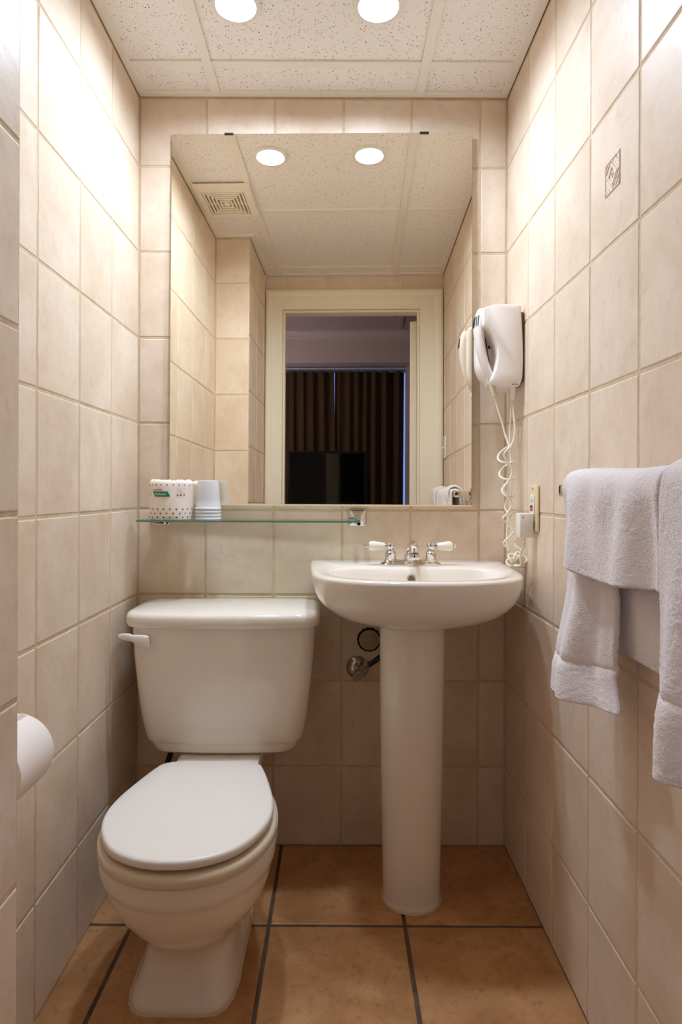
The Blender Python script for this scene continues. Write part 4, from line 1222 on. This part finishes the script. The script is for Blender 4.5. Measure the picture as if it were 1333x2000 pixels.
# straightened second strand from the housing, winding once round the coil, down to the knot
p2 = catmull([PX(1001, 788, 1.66), PX(1004, 815, 1.655), PX(1005.5, 845, 1.652), PX(999, 868, 1.650), PX(985.5, 884, 1.648), PX(991, 902, 1.650), PX(1001, 918, 1.652), PX(994, 938, 1.650), PX(985, 952, 1.648),
              PX(993, 968, 1.65), PX(1000, 985, 1.652), PX(990, 1003, 1.648), PX(983, 1012, 1.646), PX(995, 1024, 1.648), PX(1003, 1038, 1.645), PX(993, 1050, 1.642), PX(985, 1060, 1.640), PX(996, 1072, 1.640)], 8)
b = bmesh.new(); tube(b, p2, 0.0026, 8)
part('power_cord', b, M_CORD, dry)
p3 = catmull([PX(999, 786, 1.666), PX(996, 850, 1.668), PX(999, 920, 1.668), PX(997, 980, 1.666), PX(992, 1030, 1.664), PX(991, 1060, 1.655), PX(996, 1078, 1.645)], 8)
b = bmesh.new(); tube(b, p3, 0.0025, 8)
part('power_cord', b, M_CORD, dry)
b = bmesh.new()
tube(b, coil + catmull([coil_end, PX(1012, 1040, 1.66), PX(1006, 1062, 1.645), PX(1020, 1075, 1.635), PX(1010, 1090, 1.63)], 6)[1:], 0.0027, 8)
part('coiled_cord', b, M_CORD, dry)
# the bunched knot of cord resting on the sink corner
kc = PX(1010, 1096, 1.632)
for k in range(6):
    a = 2 * PI * k / 6 + 0.3
    b = bmesh.new(); lp = []
    for q in range(25):
        u = 2 * PI * q / 24
        r = 0.0175
        lp.append(kc + Vector((math.cos(a) * 0.0115 + r * 0.85 * math.cos(u) * math.cos(a) - 0.0095 * math.sin(u) * math.sin(a), 0.006 * math.sin(u * 2 + k) + (k - 3) * 0.0012,
                               math.sin(a) * 0.0100 + r * 0.7 * math.cos(u) * math.sin(a) + 0.0095 * math.sin(u) * math.cos(a) + 0.003)))
    for v in lp:
        v.z = max(v.z, RIM + 0.0035)
    tube(b, lp, 0.0027, 8, cap=False)
    part('cord_loop', b, M_CORD, dry)

# outlet with test buttons
OY, OZ = 1.553, 0.995
outlet = thing('wall_outlet', 'ivory wall outlet with black and red test buttons beside the hanging cords', 'outlet', (XR, OY, OZ - 0.057))
part('cover_plate', newbox(XR - 0.0065, XR - 0.0002, OY - 0.035, OY + 0.035, OZ - 0.057, OZ + 0.057, 0.003, 2), M_CREAMP, outlet)
rc = part('receptacle', newbox(XR - 0.0095, XR - 0.006, OY - 0.0165, OY + 0.0165, OZ - 0.033, OZ + 0.033, 0.0012, 1), M_WHITE, outlet)
part('test_button', newbox(XR - 0.0115, XR - 0.009, OY - 0.0075, OY + 0.0075, OZ + 0.0008, OZ + 0.0065, 0.0006, 1), M_BLACK, rc)
part('reset_button', newbox(XR - 0.0115, XR - 0.009, OY - 0.0075, OY + 0.0075, OZ - 0.0070, OZ - 0.0012, 0.0006, 1), M_RED, rc)
for yy in (-0.005, 0.004):
    part('slot', newbox(XR - 0.0100, XR - 0.0092, OY + yy - 0.0007, OY + yy + 0.0007, OZ + 0.014, OZ + 0.021), M_BLACK, rc, False)
for zz in (-0.048, 0.048):
    b = bmesh.new(); lathe(b, [(0.0, -0.0010), (0.003, -0.0008), (0.0034, 0.001)], (XR - 0.0065, OY, OZ + zz), 'X', 14)
    part('screw', b, M_BRUSH, outlet)
# plug of the dryer in the lower socket
plug = part('plug', newbox(XR - 0.044, XR - 0.0098, OY - 0.019, OY + 0.019, OZ - 0.073, OZ - 0.013, 0.003, 2), M_WHITE, dry)
b = newbox(XR - 0.0375, XR - 0.0335, OY - 0.0200, OY - 0.018, OZ - 0.024, OZ - 0.021, 0.0006, 1)
part('reset_button', b, M_RED, plug)
b = bmesh.new(); lathe(b, [(0.0, -0.0985), (0.0035, -0.098), (0.0035, -0.090), (0.0046, -0.0895), (0.0046, -0.086), (0.0038, -0.0855), (0.0038, -0.083), (0.005, -0.0825), (0.005, -0.079), (0.0042, -0.0785), (0.0042, -0.076), (0.006, -0.0755), (0.006, -0.070)], (XR - 0.028, OY, OZ), n=14)
part('strain_relief', b, M_WHITE, plug)
b = bmesh.new(); q0 = Vector((XR - 0.028, OY, OZ - 0.097))
tube(b, catmull([q0, q0 + Vector((-0.006, 0.006, -0.012)), q0 + Vector((-0.002, 0.02, -0.036)), q0 + Vector((0.003, 0.035, -0.050)), q0 + Vector((-0.008, 0.055, -0.052)), kc + Vector((0.008, 0, -0.006))], 8), 0.0028, 8)
part('power_cord', b, M_CORD, dry)

# light switch near the door (seen in the mirror)
LY, LZ = 0.455, 1.285
sw = thing('light_switch', 'white toggle light switch on the right wall near the door, seen in the mirror', 'light switch', (XR, LY, LZ - 0.057))
part('cover_plate', newbox(XR - 0.006, XR - 0.0002, LY - 0.035, LY + 0.035, LZ - 0.057, LZ + 0.057, 0.0025, 2), M_WHITE, sw)
b = newbox(-0.018, 0, -0.0045, 0.0045, -0.004, 0.004, 0.001, 1); b.transform(Matrix.Translation((XR - 0.004, LY, LZ)) @ Matrix.Rotation(math.radians(-28), 4, 'Y'))
part('toggle', b, M_WHITE, sw)
for zz in (-0.03, 0.03):
    b = bmesh.new(); lathe(b, [(0.0, -0.0010), (0.003, -0.0008), (0.0034, 0.001)], (XR - 0.006, LY, LZ + zz), 'X', 12)
    part('screw', b, M_WHITE, sw)

# ------------------------------------------------------------------ towel bar and towels
BX_, BZ_ = 0.437, 1.037
bar = thing('towel_bar', 'square chrome towel bar on the right wall holding the white towels', 'towel bar', (XR, 0.93, BZ_))
part('rail', newbox(BX_ - 0.009, BX_ + 0.009, 0.565, 1.19, BZ_ - 0.009, BZ_ + 0.009, 0.001, 1), M_CHROME, bar)
for yy in (1.19, 0.565):
    b = newbox(BX_ - 0.0125, XR - 0.005, yy - 0.0115, yy + 0.0115, BZ_ - 0.0115, BZ_ + 0.0115, 0.003, 2)
    po = part('post', b, M_CHROME, bar)
    part('wall_flange', newbox(XR - 0.008, XR - 0.0002, yy - 0.021, yy + 0.021, BZ_ - 0.030, BZ_ + 0.022, 0.003, 2), M_CHROME, po)

def sheet(name, fn, nu, nv, th, m, label, cat, group=None, rough=0.0012, seed=0):
    """closed cloth shell: fn(u, v) -> centre surface; th(u, v) half thickness"""
    P = [[fn(i / nu, j / nv) for i in range(nu + 1)] for j in range(nv + 1)]
    bm = bmesh.new()
    A, B = [], []
    for j in range(nv + 1):
        ra, rb = [], []
        for i in range(nu + 1):
            du = P[j][min(i + 1, nu)] - P[j][max(i - 1, 0)]
            dv = P[min(j + 1, nv)][i] - P[max(j - 1, 0)][i]
            n = du.cross(dv)
            if n.length < 1e-12: n = Vector((-1, 0, 0))
            n.normalize()
            t = th(i / nu, j / nv)
            p = P[j][i]
            ja = noise.noise(p * 420 + Vector((seed, 0, 0))) * rough + noise.noise(p * 150 + Vector((seed, 3, 0))) * rough
            jb = noise.noise(p * 420 + Vector((seed, 9, 0))) * rough
            jit = Vector((noise.noise(p * 500 + Vector((5, seed, 0))), noise.noise(p * 500 + Vector((0, seed, 7))), noise.noise(p * 500 + Vector((1, 2, seed))))) * rough
            ra.append(bm.verts.new(p + n * (t + ja) + jit)); rb.append(bm.verts.new(p - n * (t + jb) + jit))
        A.append(ra); B.append(rb)
    for j in range(nv):
        for i in range(nu):
            bm.faces.new((A[j][i], A[j][i + 1], A[j + 1][i + 1], A[j + 1][i]))
            bm.faces.new((B[j][i], B[j + 1][i], B[j + 1][i + 1], B[j][i + 1]))
    for i in range(nu):
        bm.faces.new((A[0][i], B[0][i], B[0][i + 1], A[0][i + 1])); bm.faces.new((A[nv][i], A[nv][i + 1], B[nv][i + 1], B[nv][i]))
    for j in range(nv):
        bm.faces.new((A[j][0], A[j + 1][0], B[j + 1][0], B[j][0])); bm.faces.new((A[j][nu], B[j][nu], B[j + 1][nu], A[j + 1][nu]))
    o = mesh_obj(name, bm, m, None, True, angle=80)
    return tag(o, label, cat, group)

def sm(a, b, x):
    t = max(0.0, min(1.0, (x - a) / (b - a))); return t * t * (3 - 2 * t)

def drape(keys, v):
    """keys: [(s, X, z)] polyline by fraction, smooth"""
    for k in range(len(keys) - 1):
        if v <= keys[k + 1][0] or k == len(keys) - 2:
            p0, p1, p2, p3 = keys[max(k - 1, 0)], keys[k], keys[k + 1], keys[min(k + 2, len(keys) - 1)]
            t = (v - p1[0]) / (p2[0] - p1[0])
            f = lambda j: p1[j] + (p2[j] - p1[j]) * t if len(keys) == 2 else 0.5 * (2 * p1[j] + (p2[j] - p0[j]) * t + (2 * p0[j] - 5 * p1[j] + 4 * p2[j] - p3[j]) * t * t + (3 * p1[j] - p0[j] - 3 * p2[j] + p3[j]) * t ** 3)
            return f(1), f(2)

def rounded_th(base, eu=0.03, ev=0.012):
    def th(u, v):
        e = min(min(u, 1 - u) / eu, 1.0); g = min(min(v, 1 - v) / ev, 1.0)
        return base * (0.35 + 0.65 * math.sqrt(max(0.0, 1 - (1 - e) ** 2))) * (0.4 + 0.6 * math.sqrt(max(0, 1 - (1 - g) ** 2)))
    return th

# long hand towel, far end of the bar
def towelA(u, v):
    # u: 0 = far edge .. 1 = near edge; v: 0 = back hem .. 1 = front hem
    back = [(0, 0.474, 0.770), (0.12, 0.470, 0.85), (0.30, 0.462, 0.985), (0.36, 0.4565, 1.040), (0.385, 0.448, 1.0525), (0.40, 0.437, 1.0550), (0.415, 0.4265, 1.0525), (0.44, 0.4215, 1.040),
            (0.55, 0.4210, 0.955), (0.70, 0.4170, 0.865), (0.84, 0.398, 0.770), (0.865, 0.396, 0.752), (0.89, 0.391, 0.738), (1.0, 0.386, 0.690)]
    X, z = drape(back, v)
    y_far = 1.138 + 0.012 * sm(0.5, 1.0, v)
    y_near = 0.885 + (0.985 - 0.885) * sm(0.38, 0.52, v)
    if v > 0.85: y_near -= 0.030 * sm(0.86, 1.0, v)
    y = y_far + (y_near - y_far) * u
    if v > 0.42:
        g = sm(0.42, 0.95, v)
        X += g * 0.046 * sm(0.35, 1.0, u)          # the near edge curls back to the wall
        X += g * 0.009 * math.sin(2 * PI * (1.5 * u + 0.1)) + 0.005 * g * math.sin(2 * PI * (3.1 * u) + 1.0)
        pin = math.exp(-((v - 0.866) / 0.016) ** 2)
        X += 0.0035 * pin
        z += -0.006 * g * math.sin(PI * u) + (0.004 * (u - 0.5)) * g
    return Vector((min(X, 0.481), y, z))
sheet('hand_towel', towelA, 74, 230, rounded_th(0.0058, 0.05, 0.01), M_TERRY, 'long white hand towel hanging at the far end of the towel bar, under the washcloth', 'towel', 'white towels on the bar', 0.0011, 1)
def towelB(u, v):
    keys = [(0, 0.479, 0.93), (0.28, 0.4735, 0.985), (0.40, 0.4675, 1.035), (0.455, 0.460, 1.056), (0.50, 0.440, 1.0675), (0.545, 0.4165, 1.060), (0.60, 0.4065, 1.035), (0.75, 0.4055, 0.985), (1.0, 0.4020, 0.906)]
    X, z = drape(keys, v)
    y = 1.130 + (0.792 - 1.130) * u
    g = sm(0.52, 1.0, v)
    X += g * (0.009 * math.sin(2 * PI * (2.3 * u + 0.15)) - 0.003 + 0.008 * u + 0.010 * math.exp(-(u / 0.07) ** 2))
    X += 0.0045 * math.sin(2 * PI * 3.4 * u + 0.6) * sm(0.5, 0.7, v)
    z += g * (0.016 * math.exp(-((u - 0.0) / 0.16) ** 2) - 0.010 * math.sin(PI * u) ** 2) + 0.003 * math.sin(5 * u + 1) * sm(0.3, 0.5, v) * (1 - sm(0.55, 0.8, v))
    return Vector((min(X, 0.4815), y, z))
sheet('washcloth', towelB, 120, 120, rounded_th(0.0048, 0.03, 0.02), M_TERRY, 'short white washcloth folded over the bar on top of the long towel', 'towel', 'white towels on the bar', 0.0011, 2)
def towelC(u, v):
    keys = [(0, 0.474, 0.72), (0.12, 0.472, 0.82), (0.30, 0.470, 0.985), (0.36, 0.466, 1.046), (0.385, 0.456, 1.066), (0.40, 0.438, 1.0735), (0.415, 0.418, 1.066), (0.44, 0.405, 1.046),
            (0.55, 0.402, 0.965), (0.70, 0.399, 0.882), (0.82, 0.396, 0.806), (0.845, 0.401, 0.790), (0.87, 0.395, 0.775), (1.0, 0.392, 0.690)]
    X, z = drape(keys, v)
    y_far = 0.777 - 0.004 * math.sin(6 * v)
    y = y_far + (0.60 - y_far) * u
    g = sm(0.42, 0.95, v)
    X += g * (0.010 * math.sin(2 * PI * (2.2 * u + 0.05)) + 0.010 * math.exp(-(u / 0.10) ** 2) - 0.006 * sm(0.75, 0.9, v))
    z += g * (0.035 * (u - 0.05) * sm(0.8, 1.0, v))
    return Vector((min(X, 0.4815), y, z))
sheet('hand_towel', towelC, 60, 230, rounded_th(0.0075, 0.07, 0.01), M_TERRY, 'white hand towel nearest the camera, cut off by the right edge of the photo', 'towel', 'white towels on the bar', 0.0012, 3)

# ------------------------------------------------------------------ toilet paper on the left wall
rx_, rz_ = XL + 0.072, 0.617
ya_, yb_ = 0.898, 1.004
tp = thing('toilet_paper_roll', 'white toilet paper roll on the left wall beside the partition', 'toilet paper', (rx_, (ya_ + yb_) / 2, rz_))
b = bmesh.new()
n = 56
prof = [(0.021, ya_), (0.0565, ya_), (0.0585, ya_ + 0.0015), (0.0585, yb_ - 0.0015), (0.0565, yb_), (0.021, yb_)]
loops = [[Vector((rx_ + r * math.cos(2 * PI * k / n), y, rz_ + r * math.sin(2 * PI * k / n))) for k in range(n)] for r, y in prof]
loft(b, loops, False, False, closed=True)
part('paper', b, M_PAPER, tp, angle=40)
b = bmesh.new()
lo = []
for q in range(10):
    a = math.radians(84) - q * 0.02
    lo.append((a, 0.0588 + (0.0012 if q == 0 else 0.0003)))
l0 = [Vector((rx_ + r * math.cos(a + 0.12), ya_ + 0.001, rz_ + r * math.sin(a + 0.12))) for a, r in lo]; l1 = [Vector((rx_ + r * math.cos(a), yb_ - 0.001, rz_ + r * math.sin(a))) for a, r in lo]
vv0 = [b.verts.new(p) for p in l0]; vv1 = [b.verts.new(p) for p in l1]
for q in range(9): b.faces.new((vv0[q], vv0[q + 1], vv1[q + 1], vv1[q]))
bmesh.ops.solidify(b, geom=b.faces[:], thickness=0.0004)
part('loose_sheet_edge', b, M_PAPER, tp, False)
b = bmesh.new()
prof = [(0.0195, ya_ + 0.0005), (0.0208, ya_ + 0.0005), (0.0208, yb_ - 0.0005), (0.0195, yb_ - 0.0005)]
loops = [[Vector((rx_ + r * math.cos(2 * PI * k / n), y, rz_ + r * math.sin(2 * PI * k / n))) for k in range(n)] for r, y in prof]
loft(b, loops, False, False, closed=True)
part('cardboard_core', b, M_PAPIN, tp)
hold = thing('paper_holder', 'chrome toilet paper holder mostly hidden by its roll on the left wall', 'paper holder', (XL, (ya_ + yb_) / 2, rz_))
b = bmesh.new(); lathe(b, [(0.0, ya_ - 0.022), (0.006, ya_ - 0.022), (0.0115, ya_), (0.0115, yb_), (0.006, yb_ + 0.010), (0.0, yb_ + 0.010)], (rx_, 0, rz_ + 0.006), 'Y', 18)
part('spindle', b, M_BRUSH, hold)
part('post', newbox(XL + 0.002, rx_ + 0.014, ya_ - 0.034, ya_ - 0.020, rz_ - 0.010, rz_ + 0.022, 0.004, 2), M_CHROME, hold)
part('wall_flange', newbox(XL + 0.0002, XL + 0.007, ya_ - 0.046, ya_ - 0.006, rz_ - 0.016, rz_ + 0.028, 0.003, 2), M_CHROME, hold)
